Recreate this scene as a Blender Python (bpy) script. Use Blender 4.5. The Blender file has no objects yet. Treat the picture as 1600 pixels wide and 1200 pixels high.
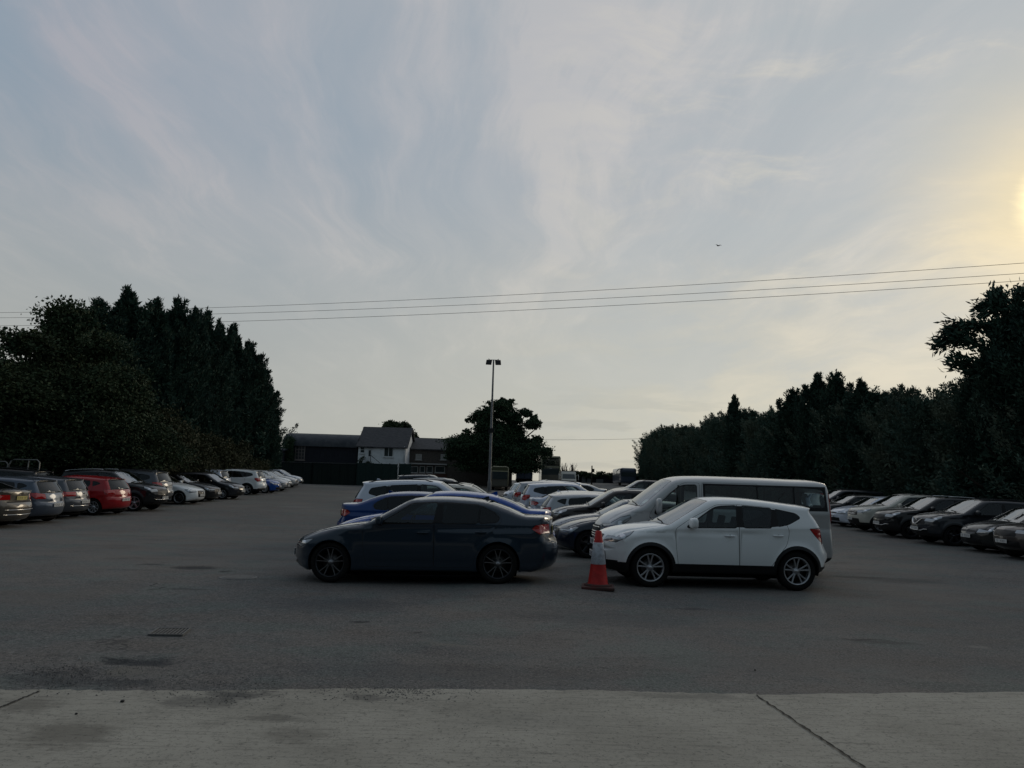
import bpy, bmesh, math, random
import numpy as np
from math import radians as R, sin, cos, pi, sqrt, atan2, hypot
from mathutils import Vector, Matrix, geometry
S = bpy.context.scene
col = S.collection
random.seed(7)
rng = np.random.default_rng(7)

# ------------------------------------------------------------ camera, sky, sun, exposure
F = 1200.0; PITCH = R(7.55); ROLL = R(1.75); EYE = 1.70
cam_d = bpy.data.cameras.new('camera'); cam = bpy.data.objects.new('camera', cam_d); col.objects.link(cam)
cam_d.sensor_width = 36; cam_d.lens = 27.0; cam_d.clip_end = 4000; cam_d.clip_start = .1
CR = Matrix.Rotation(R(90) + PITCH, 4, 'X') @ Matrix.Rotation(ROLL, 4, 'Z')
cam.matrix_world = Matrix.Translation((0, 0, EYE)) @ CR
S.camera = cam
def ray(px, py):
    return (CR.to_3x3() @ Vector(((px - 800) / F, (600 - py) / F, -1))).normalized()
def smooth_(t):
    t = min(1.0, max(0.0, t)); return t * t * (3 - 2 * t)
def gz(x, y):                                    # the yard rises gently towards its far end
    h = max(0.0, y - 22)
    z = 0.026 * h * h / (h + 6) if h > 0 else 0.0
    z += .10 * math.exp(-((x - .45) ** 2 / 1.5 + (y - 13.2) ** 2 / 4))
    z += .10 * smooth_(  (x - 9) / 5.0)
    z += .035 * math.exp(-((x + 9) ** 2 / 30 + (y - 9) ** 2 / 20))
    return z
def at(px, py):                                  # the ground point seen at a place of the photograph
    d = ray(px, py); t = 5.0
    for _ in range(60):
        p = Vector((0, 0, EYE)) + d * t
        g = gz(p.x, p.y)
        t += (p.z - g) / max(.02, -d.z) * .6
    return p
def at_y(px, py, Y):                             # the point seen there at distance Y
    d = ray(px, py); return Vector((0, 0, EYE)) + d * (Y / d.y)

SUN = ray(1646, 312)
SUN_EL = math.asin(SUN.z); SUN_AZ = atan2(SUN.x, SUN.y)
w = bpy.data.worlds.new('World'); S.world = w; w.use_nodes = True
nt = w.node_tree; nt.nodes.clear()
class NG:                                        # short node building
    def __init__(s, nt): s.t = nt; s.n = nt.nodes; s.l = nt.links
    def _in(s, sock, v):
        if isinstance(v, bpy.types.NodeSocket): s.l.new(v, sock)
        elif v is not None:
            if sock.type == 'RGBA' and len(v) == 3: v = (*v, 1)
            sock.default_value = v
    def new(s, t, ins={}, **kw):
        n = s.n.new(t)
        for k, v in kw.items(): setattr(n, k, v)
        for k, v in ins.items(): s._in(n.inputs[k], v)
        return n
    def m(s, op, a, b=None, c=None, clamp=False):
        n = s.n.new('ShaderNodeMath'); n.operation = op; n.use_clamp = clamp
        s._in(n.inputs[0], a)
        if b is not None: s._in(n.inputs[1], b)
        if c is not None: s._in(n.inputs[2], c)
        return n.outputs[0]
    def vm(s, op, a, b=None, out=0):
        n = s.n.new('ShaderNodeVectorMath'); n.operation = op
        s._in(n.inputs[0], a)
        if b is not None: s._in(n.inputs[1], b)
        return n.outputs[out]
    def mix(s, f, a, b, mode='MIX'):
        n = s.n.new('ShaderNodeMix'); n.data_type = 'RGBA'; n.blend_type = mode
        s._in(n.inputs[0], f); s._in(n.inputs[6], a); s._in(n.inputs[7], b); return n.outputs[2]
    def rng(s, v, a, b, c=0.0, d=1.0, kind='SMOOTHSTEP'):
        n = s.n.new('ShaderNodeMapRange'); n.interpolation_type = kind
        s._in(n.inputs[0], v); n.inputs[1].default_value = a; n.inputs[2].default_value = b
        n.inputs[3].default_value = c; n.inputs[4].default_value = d; return n.outputs[0]
    def noise(s, vec, sc, det=3, rough=.5, dist=0.0, out=0):
        n = s.n.new('ShaderNodeTexNoise'); s._in(n.inputs['Vector'], vec)
        n.inputs['Scale'].default_value = sc; n.inputs['Detail'].default_value = det
        n.inputs['Roughness'].default_value = rough; n.inputs['Distortion'].default_value = dist
        return n.outputs[out]
    def mapping(s, vec, loc=(0,0,0), rot=(0,0,0), sc=(1,1,1)):
        n = s.n.new('ShaderNodeMapping'); s._in(n.inputs[0], vec)
        n.inputs[1].default_value = loc; n.inputs[2].default_value = rot; n.inputs[3].default_value = sc
        return n.outputs[0]
g = NG(nt)
sky = g.new('ShaderNodeTexSky', sky_type='NISHITA', sun_disc=False, sun_elevation=SUN_EL, sun_rotation=SUN_AZ,
            air_density=1.0, dust_density=1.0, ozone_density=1.0)
D = g.new('ShaderNodeTexCoord').outputs['Generated']
sep = g.new('ShaderNodeSeparateXYZ', {0: D})
dz = g.m('ADD', g.m('MAXIMUM', sep.outputs[2], 0.0), .10)
PX = g.m('DIVIDE', sep.outputs[0], dz); PY = g.m('DIVIDE', sep.outputs[1], dz)
P = g.new('ShaderNodeCombineXYZ', {0: PX, 1: PY}).outputs[0]
dots = g.vm('DOT_PRODUCT', D, tuple(SUN), out=1)
ang = g.m('ARCCOSINE', g.m('MINIMUM', dots, .99999))
# thin high cloud drawn out in streaks that run away from the viewer, and softer banks near the sun
def warped(v, sc, amt, det=3):
    w_ = g.noise(v, sc, det, .55, out=1); q_ = g.vm('SCALE', g.vm('SUBTRACT', w_, (.5,.5,.5)), None); q_.node.inputs[3].default_value = amt
    return g.vm('ADD', v, q_)
Pw = warped(warped(P, .45, 1.25), 2.0, .14)
st1 = g.noise(g.mapping(Pw, loc=(.9,2.3,0), rot=(0,0,R(-6)), sc=(1.35,.42,1)), 1.15, 8, .60)
st2 = g.noise(g.mapping(Pw, loc=(3.1,1.7,0), rot=(0,0,R(9)), sc=(3.4,.55,1)), 1.7, 8, .64)
puff = g.noise(g.mapping(warped(P, 1.2, .5), loc=(.15,4.4,0), sc=(1.3,.7,1)), 1.5, 6, .60)
bank = g.noise(g.mapping(warped(D, 2.5, .22), loc=(0,.4,.2), rot=(0,R(14),0), sc=(1.1,1,4.2)), 3.0, 7, .62)
c1 = g.rng(st1, .36, .66); c2 = g.rng(st2, .44, .68); cp = g.rng(puff, .50, .66)
thin = g.m('ADD', g.m('MULTIPLY', c1, .60), g.m('MULTIPLY', c2, g.m('ADD', .24, g.m('MULTIPLY', c1, .46))), clamp=True)
hi_el = g.rng(sep.outputs[2], .30, .52)
thin = g.m('ADD', thin, g.m('MULTIPLY', g.m('MULTIPLY', cp, hi_el), .42), clamp=True)
thin = g.m('MULTIPLY', thin, g.rng(sep.outputs[2], .07, .34, .25, 1.0))
warmth = g.rng(ang, R(2), R(64), 1.0, 0.0, 'LINEAR')
thin = g.m('ADD', thin, g.m('MULTIPLY', g.rng(ang, R(62), R(18)), .30), clamp=True)
elev = sep.outputs[2]
low = g.rng(elev, .46, .04)
K = 10.0                                          # the background strength is a tenth
def c(r_, g_, b_, k=1.0): return (r_ * K * k, g_ * K * k, b_ * K * k)
veil = g.mix(low, c(.268,.335,.405), c(.415,.418,.385))
cloud = g.mix(low, c(.385,.395,.44), c(.475,.475,.435))
hi = g.mix(thin, veil, cloud)
hi = g.mix(g.m('MULTIPLY', warmth, .80), hi, g.mix(thin, c(.425,.465,.49), c(.655,.645,.61)))
yl = g.m('MULTIPLY', g.rng(elev, .40, .03), g.rng(ang, R(60), R(12)))
hi = g.mix(g.m('MULTIPLY', yl, .62), hi, c(.69,.635,.475))
bk = g.m('MULTIPLY', g.rng(bank, .45, .62), g.rng(ang, R(48), R(14), 0, .48))
hi = g.mix(bk, hi, c(.42,.465,.49))
bk2 = g.m('MULTIPLY', g.rng(bank, .50, .34), g.rng(ang, R(44), R(6), 0, .42))
hi = g.mix(bk2, hi, c(.82,.735,.57))
# small grey clouds just over the horizon
lb = g.noise(g.mapping(D, loc=(1.3,.2,.7), sc=(1,1,7.5)), 5.5, 5, .55)
lbm = g.m('MULTIPLY', g.m('MULTIPLY', g.rng(lb, .52, .60), g.rng(elev, .15, .08)), g.rng(sep.outputs[0], -.05, .12))
hi = g.mix(g.m('MULTIPLY', lbm, .4), hi, c(.40,.41,.38))
hi = g.mix(g.rng(sep.outputs[1], .15, -.40, 0, .76), hi, c(.085,.125,.150))   # the sky away from the sun is duller
gang = g.m('ADD', ang, g.m('MULTIPLY', g.m('SUBTRACT', bank, .5), .06))
glow = g.m('POWER', g.rng(gang, R(12.5), R(0.0), 0, 1, 'LINEAR'), 2.0)
hi = g.mix(g.m('MULTIPLY', glow, .85), hi, c(1.0,.80,.42))
core = g.rng(gang, R(2.6), R(.9))
hi = g.mix(core, hi, c(1.5,1.25,.7))
both = g.mix(.96, sky.outputs[0], hi)
below = g.rng(elev, -.02, .005)
both = g.mix(below, c(.05,.05,.048), both)
bg = g.new('ShaderNodeBackground', {0: both, 1: 0.1})
g.new('ShaderNodeOutputWorld', {0: bg.outputs[0]})
ld = bpy.data.lights.new('sun', 'SUN'); ld.energy = 0.50; ld.angle = R(18); ld.color = (1, .86, .66)
lo = bpy.data.objects.new('sun', ld); col.objects.link(lo); lo.location = (40, 60, 40)
lo.rotation_euler = SUN.to_track_quat('Z', 'Y').to_euler()
S.view_settings.view_transform = 'Standard'; S.view_settings.look = 'None'
S.view_settings.exposure = 0.0; S.view_settings.gamma = 1
S.cycles.max_bounces = 6; S.cycles.transparent_max_bounces = 12

# ------------------------------------------------------------ helpers
def tag(o, label=None, cat=None, group=None, kind=None):
    if label: o['label'] = label
    if cat: o['category'] = cat
    if group: o['group'] = group
    if kind: o['kind'] = kind
    return o
def empty(name, loc, rz=0.0):
    o = bpy.data.objects.new(name, None); col.objects.link(o); o.location = loc; o.rotation_euler = (0, 0, rz)
    o.empty_display_size = .2; return o
def link(name, me, mats, parent=None, loc=None):
    o = bpy.data.objects.new(name, me); col.objects.link(o)
    if not me.materials:
        for m_ in (mats if isinstance(mats, (list, tuple)) else [mats]): me.materials.append(m_)
    if parent: o.parent = parent
    if loc is not None: o.location = loc
    return o
class MB:                                        # collects shapes into one mesh
    def __init__(s): s.v = []; s.f = []; s.mi = []; s.sm = []
    def add(s, v, f, mi=0, smooth=False):
        b = len(s.v); s.v += [tuple(p) for p in v]
        for q in f: s.f.append([i + b for i in q]); s.mi.append(mi); s.sm.append(smooth)
    def box(s, x0, x1, y0, y1, z0, z1, mi=0, M=None, bev=0.0):
        if bev > 0:
            bm = bmesh.new(); bmesh.ops.create_cube(bm, size=1)
            bmesh.ops.scale(bm, vec=(x1-x0, y1-y0, z1-z0), verts=bm.verts)
            bmesh.ops.bevel(bm, geom=bm.edges[:], offset=bev, segments=2, affect='EDGES', profile=.6)
            cx, cy, cz = (x0+x1)/2, (y0+y1)/2, (z0+z1)/2
            bm.verts.index_update()
            v = [Vector((q.co.x+cx, q.co.y+cy, q.co.z+cz)) for q in bm.verts]
            f = [[q.index for q in ff.verts] for ff in bm.faces]; bm.free()
            if M: v = [M @ q for q in v]
            s.add(v, f, mi, False); return
        v = [Vector((x, y, z)) for x in (x0, x1) for y in (y0, y1) for z in (z0, z1)]
        if M: v = [M @ q for q in v]
        s.add(v, [(0,1,3,2),(4,6,7,5),(0,4,5,1),(2,3,7,6),(0,2,6,4),(1,5,7,3)], mi)
    def tube(s, pts, r, n=6, mi=0, cap=True, smooth=True):
        pts = [Vector(p) for p in pts]; rs = r if isinstance(r, (list, tuple)) else [r] * len(pts)
        V = []; up = None
        for i, p in enumerate(pts):
            d = (pts[min(i+1, len(pts)-1)] - pts[max(i-1, 0)]).normalized()
            if up is None: up = Vector((0, 0, 1)) if abs(d.z) < .9 else Vector((1, 0, 0))
            a = d.cross(up).normalized(); b = d.cross(a).normalized(); up = -b if b.length else up
            up = Vector((0,0,1)) if abs(d.z) < .9 else Vector((1,0,0))
            for k in range(n):
                t = 2*pi*k/n; V.append(p + a*(cos(t)*rs[i]) + b*(sin(t)*rs[i]))
        f = [(i*n+k, i*n+(k+1) % n, (i+1)*n+(k+1) % n, (i+1)*n+k) for i in range(len(pts)-1) for k in range(n)]
        if cap: f += [tuple(range(n)), tuple(reversed(range((len(pts)-1)*n, len(pts)*n)))]
        s.add(V, f, mi, smooth)
    def lathe(s, prof, n=32, axis='Z', loc=(0,0,0), mi=0, smooth=True):   # prof: (radius, height)
        V = []
        for r_, h in prof:
            for k in range(n):
                t = 2*pi*k/n; a, b = r_*cos(t), r_*sin(t)
                p = {'Z': (a, b, h), 'Y': (a, h, b), 'X': (h, a, b)}[axis]
                V.append((p[0]+loc[0], p[1]+loc[1], p[2]+loc[2]))
        f = [(i*n+k, i*n+(k+1) % n, (i+1)*n+(k+1) % n, (i+1)*n+k) for i in range(len(prof)-1) for k in range(n)]
        s.add(V, f, mi, smooth)
    def prism(s, poly, y0, y1, mi=0, M=None):     # poly in (x, z), pushed along y
        n = len(poly); V = [Vector((x, y0, z)) for x, z in poly] + [Vector((x, y1, z)) for x, z in poly]
        if M: V = [M @ q for q in V]
        s.add(V, [tuple(range(n)), tuple(reversed(range(n, 2*n)))] + [(i, i+n, (i+1) % n+n, (i+1) % n) for i in range(n)], mi)
    def mesh(s, name):
        me = bpy.data.meshes.new(name); me.from_pydata(s.v, [], s.f)
        me.polygons.foreach_set('material_index', s.mi); me.polygons.foreach_set('use_smooth', s.sm)
        me.update(); return me
    def build(s, name, mats, parent=None, loc=None, fix=True):
        me = s.mesh(name)
        if fix:
            bm = bmesh.new(); bm.from_mesh(me); bmesh.ops.recalc_face_normals(bm, faces=bm.faces); bm.to_mesh(me); bm.free()
        return link(name, me, mats, parent, loc)

# ------------------------------------------------------------ materials
MT = {}
def pbr(name, colr=(.5,.5,.5), rough=.5, metal=0.0, coat=0.0, spec=.5, emit=None, es=0):
    m = bpy.data.materials.new(name); m.use_nodes = True
    b = m.node_tree.nodes['Principled BSDF']
    b.inputs['Base Color'].default_value = (*colr, 1); b.inputs['Roughness'].default_value = rough
    b.inputs['Metallic'].default_value = metal; b.inputs['Coat Weight'].default_value = coat
    b.inputs['Coat Roughness'].default_value = .03; b.inputs['Specular IOR Level'].default_value = spec
    MT[name] = m; return m
def paint(name, colr, metal=.0, dirt=.25):
    m = pbr(name, colr, .4, metal, .8, .15)
    q = NG(m.node_tree); b = m.node_tree.nodes['Principled BSDF']
    tc = q.new('ShaderNodeTexCoord').outputs['Object']
    n1 = q.noise(tc, 3.0, 5, .6); z_ = q.new('ShaderNodeSeparateXYZ', {0: tc}).outputs[2]
    lowz = q.rng(z_, .75, .15)
    f = q.m('MULTIPLY', q.m('MULTIPLY', lowz, q.rng(n1, .3, .75)), dirt)
    cc = q.mix(f, colr, (.10,.09,.08)); q.l.new(cc, b.inputs['Base Color'])
    q.l.new(q.rng(f, 0, .25, .32, .6, 'LINEAR'), b.inputs['Roughness'])
    q.l.new(q.rng(q.noise(tc, 14, 3, .6), .3, .8, .03, .09, 'LINEAR'), b.inputs['Coat Roughness'])
    return m
def noisy(name, c0, c1, sc=8, rough=.85, bump=.3, bsc=None, metal=0, stretch=(1,1,1), det=5, spec=.3, lo=.35, hi=.65, bd=.02):
    m = pbr(name, c0, rough, metal, 0, spec); q = NG(m.node_tree); b = m.node_tree.nodes['Principled BSDF']
    tc = q.mapping(q.new('ShaderNodeTexCoord').outputs['Object'], sc=stretch)
    q.l.new(q.mix(q.rng(q.noise(tc, sc, det, .6), lo, hi), c0, c1), b.inputs['Base Color'])
    if bump:
        bn = q.new('ShaderNodeBump', {'Strength': bump, 'Distance': bd, 'Height': q.noise(tc, bsc or sc*4, 4, .6)})
        q.l.new(bn.outputs[0], b.inputs['Normal'])
    return m
BLACK = pbr('black_plastic', (.008,.008,.009), .5, spec=.3)
GAP = pbr('shut_line', (.004,.004,.004), .8)
RUBBER = noisy('tyre_rubber', (.009,.009,.009), (.016,.0155,.015), 30, .8, .1, spec=.12)
UNDER = pbr('underbody', (.008,.008,.008), .9, spec=.1)
CABIN = pbr('cabin_trim', (.014,.014,.016), .8, spec=.2)
SEATM = pbr('seat_fabric', (.018,.018,.02), .9, spec=.2)
CHROME = pbr('chrome', (.62,.62,.62), .12, 1.0)
SILVER = pbr('alloy_silver', (.50,.51,.53), .32, .8)
DKALLOY = pbr('alloy_dark', (.05,.052,.058), .3, .8)
EDGEALLOY = pbr('alloy_machined', (.30,.30,.31), .3, .9)
DISC = pbr('brake_disc', (.12,.115,.11), .45, .8)
RED = pbr('lamp_red', (.42,.012,.012), .10, 0, 1.0)
REDX = pbr('lamp_red_bright', (.60,.03,.02), .12, 0, 1.0)
LAMPW = pbr('lamp_clear', (.30,.32,.34), .08, .55, 1.0)
LAMPD = pbr('lamp_dark', (.035,.037,.04), .08, .3, 1.0)
PLW = pbr('plate_white', (.62,.62,.60), .4)
PLY = pbr('plate_yellow', (.60,.50,.16), .4)
PLT = pbr('plate_letters', (.02,.02,.03), .5)
def glass(name, tint, trans, ior=1.42):
    m = bpy.data.materials.new(name); m.use_nodes = True; q = NG(m.node_tree); q.n.clear()
    tr = q.new('ShaderNodeBsdfTransparent', {0: tint}); dk = q.new('ShaderNodeBsdfDiffuse', {0: (.006,.008,.009)})
    gl = q.new('ShaderNodeBsdfGlossy', {0: (.95,.98,1.0), 1: .015})
    mx = q.new('ShaderNodeMixShader', {0: trans, 1: dk.outputs[0], 2: tr.outputs[0]})
    fr = q.new('ShaderNodeFresnel', {0: ior})
    m2 = q.new('ShaderNodeMixShader', {0: q.m('ADD', fr.outputs[0], .015, clamp=True), 1: mx.outputs[0], 2: gl.outputs[0]})
    q.new('ShaderNodeOutputMaterial', {0: m2.outputs[0]}); MT[name] = m; return m
GLASS = glass('window_glass', (.66,.76,.76), .84)
SCREEN = glass('windscreen_glass', (.62,.74,.72), .75, 4.2)
LENS = pbr('lamp_reflector', (.55,.57,.60), .18, .9, 1.0)
GLASS_D = glass('window_glass_tinted', (.14,.16,.17), .35, 1.3)
# ------------------------------------------------------------ cars
# A car is a shell: a strip over the middle (bonnet, screen, roof, tail) and two flanks, cut along the outlines of
# panes, doors, lamps and cladding, so that each of them becomes a part of its own.
PW = 2.3
def smooth01(t): t = min(1, max(0, t)); return t*t*(3-2*t)
def crom(pts, step=.045):
    P_ = [np.array(p[:5], float) for p in pts]; n = len(P_); out = []; idx = {}
    for i in range(n-1):
        p1, p2 = P_[i], P_[i+1]
        p0 = P_[i-1] if i > 0 else 2*p1-p2
        p3 = P_[i+2] if i+2 < n else 2*p2-p1
        def kd(a, b): return max(1e-3, hypot(a[0]-b[0], a[1]-b[1])) ** .5
        t0 = 0; t1 = t0+kd(p0, p1); t2 = t1+kd(p1, p2); t3 = t2+kd(p2, p3)
        m = max(1, int(round(hypot(p2[0]-p1[0], p2[1]-p1[1]) / step)))
        idx[i] = len(out)
        for k in range(m):
            t = t1 + (t2-t1)*k/m
            A1 = (t1-t)/(t1-t0)*p0+(t-t0)/(t1-t0)*p1; A2 = (t2-t)/(t2-t1)*p1+(t-t1)/(t2-t1)*p2; A3 = (t3-t)/(t3-t2)*p2+(t-t2)/(t3-t2)*p3
            B1 = (t2-t)/(t2-t0)*A1+(t-t0)/(t2-t0)*A2; B2 = (t3-t)/(t3-t1)*A2+(t-t1)/(t3-t1)*A3
            q = (t2-t)/(t2-t1)*B1+(t-t1)/(t2-t1)*B2
            q[2:] = p1[2:]+(p2[2:]-p1[2:])*(k/m); out.append(q)
    idx[n-1] = len(out); out.append(P_[-1]); return np.array(out), idx
def rc(poly, r=.05, n=4):                        # polygon with rounded corners
    out = []; m = len(poly)
    for i in range(m):
        p = np.array(poly[i][:2], float); a = np.array(poly[i-1][:2], float); b = np.array(poly[(i+1) % m][:2], float)
        rr = poly[i][2] if len(poly[i]) > 2 else r
        la, lb = np.linalg.norm(a-p), np.linalg.norm(b-p); rr = min(rr, la*.45, lb*.45)
        if rr < .004: out.append(tuple(p)); continue
        A = p+(a-p)/la*rr; B = p+(b-p)/lb*rr
        for k in range(n+1):
            t = k/n; out.append(tuple((1-t)**2*A+2*t*(1-t)*p+t*t*B))
    return out
def area(p): return sum(p[i-1][0]*p[i][1]-p[i][0]*p[i-1][1] for i in range(len(p)))/2
def offset(poly, d):                             # positive d grows it
    n = len(poly); sg = 1 if area(poly) > 0 else -1; out = []
    for i in range(n):
        p = np.array(poly[i]); a = np.array(poly[i-1]); b = np.array(poly[(i+1) % n])
        e1 = p-a; e2 = b-p; e1 = e1/(np.linalg.norm(e1)+1e-9); e2 = e2/(np.linalg.norm(e2)+1e-9)
        n1 = np.array((e1[1], -e1[0]))*sg; n2 = np.array((e2[1], -e2[0]))*sg
        m = n1+n2; L = np.linalg.norm(m); m = m/L if L > 1e-6 else n1
        out.append(tuple(p+m*d/max(.4, float(m @ n1))))
    return out
def inside(P_, poly):
    x, y = P_[:, 0], P_[:, 1]; r = np.zeros(len(P_), bool); n = len(poly)
    for i in range(n):
        x0, y0 = poly[i-1]; x1, y1 = poly[i]
        if abs(y1-y0) < 1e-12: continue
        cnd = ((y0 > y) != (y1 > y)) & (x < (x1-x0)*(y-y0)/(y1-y0)+x0); r ^= cnd
    return r
def segd(P_, A, B):
    AB = B-A; L = (AB**2).sum(1)+1e-12
    t = np.clip(((P_[:, None, :]-A[None])*AB[None]).sum(2)/L[None], 0, 1)
    Dd = P_[:, None, :]-(A[None]+t[..., None]*AB[None]); d = np.sqrt((Dd**2).sum(2))
    j = d.argmin(1); i = np.arange(len(P_)); return d[i, j], j, t[i, j]
def cdt(pts, cons):                              # pts (n,2) free points, cons: list of (closed polyline)
    V = []; E = []
    for poly, closed in cons:
        b = len(V); V += [tuple(p) for p in poly]; n = len(poly)
        E += [(b+i, b+(i+1) % n) for i in range(n if closed else n-1)]
    if len(pts):
        A = []; B = []
        for a, b_ in E: A.append(V[a]); B.append(V[b_])
        A = np.array(A); B = np.array(B); keep = np.ones(len(pts), bool)
        for k in range(0, len(pts), 800):
            keep[k:k+800] = segd(pts[k:k+800], A, B)[0] > .013
        V += [tuple(p) for p in pts[keep]]
    r = geometry.delaunay_2d_cdt([Vector(p) for p in V], E, [], 0, 1e-5)
    return np.array([(p[0], p[1]) for p in r[0]]), np.array([tuple(f) for f in r[2] if len(f) == 3], int)

def build_shell(sp):
    C, idx = crom(sp['prof']); n = len(C)
    tags = {k: idx[i] for k, i in sp['tags'].items()}
    E = np.stack([C[:, 0]+C[:, 2], C[:, 1]+C[:, 3]], 1)
    s = np.concatenate([[0], np.cumsum(np.hypot(*np.diff(C[:, :2], axis=0).T))])
    hw = sp['hw']; xn, xt = C[:, 0].max(), C[:, 0].min(); zb0, zbs, tum = sp['belt'], sp.get('beltslope', .03), sp.get('tumble', .36)
    wh = sp['wheels']; Ra = sp['arch']; Rw = sp['rw']
    def Wf(x, z):
        w_ = np.full_like(x, hw)
        f1 = np.clip((x-(wh[0]-.1))/(xn-wh[0]+.1), 0, 1); f2 = np.clip(((wh[1]+.1)-x)/(wh[1]+.1-xt), 0, 1)
        w_ = w_*(1-sp.get('ft', .075)*f1**2-sp.get('rt', .06)*f2**2)
        zb = zb0-zbs*x
        up = np.clip(z-zb, 0, 2); hs = .022*np.logaddexp(0, (z-zb-.02)/.022); w_ = w_-tum*hs-.010*np.clip((z-zb)/.05+.5, 0, 1)**2*(3-2*np.clip((z-zb)/.05+.5, 0, 1))
        w_ = w_-sp.get('gt', .03)*up*np.clip((-x-.6), 0, 3)**1.5
        lowz = np.clip(.48-z, 0, 1); w_ = w_-.30*lowz**2
        mid = (z-.66)/.2; w_ = w_-.012*np.clip(mid, -1.5, 1.5)**2*np.clip((zb+.02-z)/.06, 0, 1)
        cr = sp.get('crease', 0)
        if cr: w_ = w_+cr*np.exp(-((z-(zb-.10))/.035)**2)*1.3
        for xc in wh:
            dd = np.hypot(x-xc, z-Rw); w_ = w_+sp.get('flare', .018)*np.exp(-((dd-Ra)/.07)**2)
        return w_
    We = Wf(E[:, 0], E[:, 1]); r_ = C[:, 4]; mag = np.hypot(C[:, 2], C[:, 3])
    phi = np.arctan2(We-r_*.6, PW*np.maximum(mag, .01)); ye = We-r_*(1-np.cos(phi))
    # outline of the flank
    zs = sp['sill']; bottom = []; kinds = []
    def arc(xc):
        a = math.acos(min(1, (Ra*1.0)**-1*sqrt(max(0, Ra**2-(zs-Rw)**2)))) if zs > Rw else -math.asin(min(1, (Rw-zs)/Ra))
        a0 = math.asin((zs-Rw)/Ra)
        k = 26; return [(xc+Ra*cos(t), Rw+Ra*sin(t)) for t in np.linspace(a0, pi-a0, k)]
    e_end, e_st = E[-1], E[0]
    seq = []
    fa, ra = arc(wh[0]), arc(wh[1])
    seq += [('b', p) for p in [(e_end[0]-.12, zs+.01)] if p[0] > fa[0][0]+.02] + [('a', p) for p in fa]
    xs = np.linspace(fa[-1][0], ra[0][0], 22)[1:-1]; seq += [('b', (x, zs)) for x in xs]
    seq += [('a', p) for p in ra] + [('b', p) for p in [(e_st[0]+.12, zs+.01)] if p[0] < ra[-1][0]-.02]
    OUT = [tuple(p) for p in E]+[p for _, p in seq]; OK_ = ['e']*n+[k for k, _ in seq]
    OA = np.array(OUT); OB = np.roll(OA, -1, 0); segok = [not (OK_[i] == 'a' and OK_[(i+1) % len(OUT)] == 'a') for i in range(len(OUT))]
    rr = np.array([C[i, 4] if k == 'e' else .05 for i, k in enumerate(OK_[:n])]+[.05]*len(seq))
    ph = np.concatenate([phi, np.full(len(seq), 1.0)])
    so = np.array(segok); Ai = np.nonzero(so)[0]
    def side3(P_):
        out = np.zeros((len(P_), 3))
        for k in range(0, len(P_), 600):
            Q = P_[k:k+600]; d, j, t = segd(Q, OA[Ai], OB[Ai]); j0 = Ai[j]; j1 = (j0+1) % len(OUT)
            r1 = rr[j0]*(1-t)+rr[j1]*t; p1 = ph[j0]*(1-t)+ph[j1]*t
            sn = np.clip(np.sin(p1)-d/np.maximum(r1, 1e-4), 0, 1)
            y = Wf(Q[:, 0], Q[:, 1])-r1*(1-np.sqrt(1-sn**2))
            out[k:k+600] = np.stack([Q[:, 0], y, Q[:, 1]], 1)
        return out
    def strip3(P_):                              # (s, u*US) -> 3D
        ss, u = P_[:, 0], np.clip(P_[:, 1]/US, 0, 1)
        f = lambda a: np.interp(ss, s, a)
        up = u**PW
        return np.stack([f(C[:, 0])+f(C[:, 2])*up, u*f(ye), f(C[:, 1])+f(C[:, 3])*up], 1)
    US = hw
    hoodtop = tags['ws0']
    def sF(z):                                   # arc length where the front (or tail) passes height z
        seg = range(tags['nose'], n); best = min(seg, key=lambda i: abs(C[i, 1]-z)); return best
    def sB(z):
        seg = range(0, tags['tail']+1); best = min(seg, key=lambda i: abs(C[i, 1]-z)); return best
    REG_S = []; REG_T = []                       # (name, polygon, key)  later ones win
    # bands along the bottom and the arches (cladding)
    cl = sp.get('clad')
    if cl:
        zc, aw = cl
        REG_S.append(('cladding', [(xt-.3, -.1), (xn+.3, -.1), (xn+.3, zc), (xt-.3, zc)], 0))
        for xc in wh: REG_S.append(('cladding', [(xc+(Ra+aw)*cos(t), Rw+(Ra+aw)*sin(t)) for t in np.linspace(0, 2*pi, 40)[:-1]], 0))
    for i, dpoly in enumerate(sp['doors']):
        p = rc(dpoly, .06); REG_S.append(('gap', p, 0)); REG_S.append(('door', offset(p, -.006), i+1))
        if cl: REG_S.append(('cladding', [(xt-.3, -.1), (xn+.3, -.1), (xn+.3, cl[0]), (xt-.3, cl[0])], 0))
    if cl:
        for xc in wh: REG_S.append(('cladding', [(xc+(Ra+cl[1])*cos(t), Rw+(Ra+cl[1])*sin(t)) for t in np.linspace(0, 2*pi, 40)[:-1]], 0))
    tw = sp.get('trimw', .02)
    for i, wp in enumerate(sp['windows']):
        p = rc(wp[1], .04); REG_S.append(('trim', offset(p, tw), 0)); REG_S.append((wp[0], p, i+1))
    for a in sp.get('pillars', []): REG_S.append(('pillar', rc(a, .005), 0))
    for i, wp in enumerate(sp['windows']): REG_S.append((wp[0], rc(wp[1], .04), i+1))
    for a in sp.get('side_extra', []): REG_S.append((a[0], rc(a[1], .02), 0))
    def zrect(name, y0, y1, z0, z1, end, r=.02, key=0):
        f = sF if end == 'F' else sB; a, b = f(z0), f(z1)
        pl = []
        for (yy, ii) in ((y0, a), (y1, a), (y1, b), (y0, b)): pl.append((s[ii], (-.03 if yy < .001 else min(1.03, yy/ye[ii]))*US if yy < 90 else 1.03*US))
        return (name, rc(pl, r), key)
    for q in sp.get('front', []): REG_T.append(zrect(*q[:5], 'F', *(q[5:])))
    for q in sp.get('rear', []): REG_T.append(zrect(*q[:5], 'R', *(q[5:])))
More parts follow.
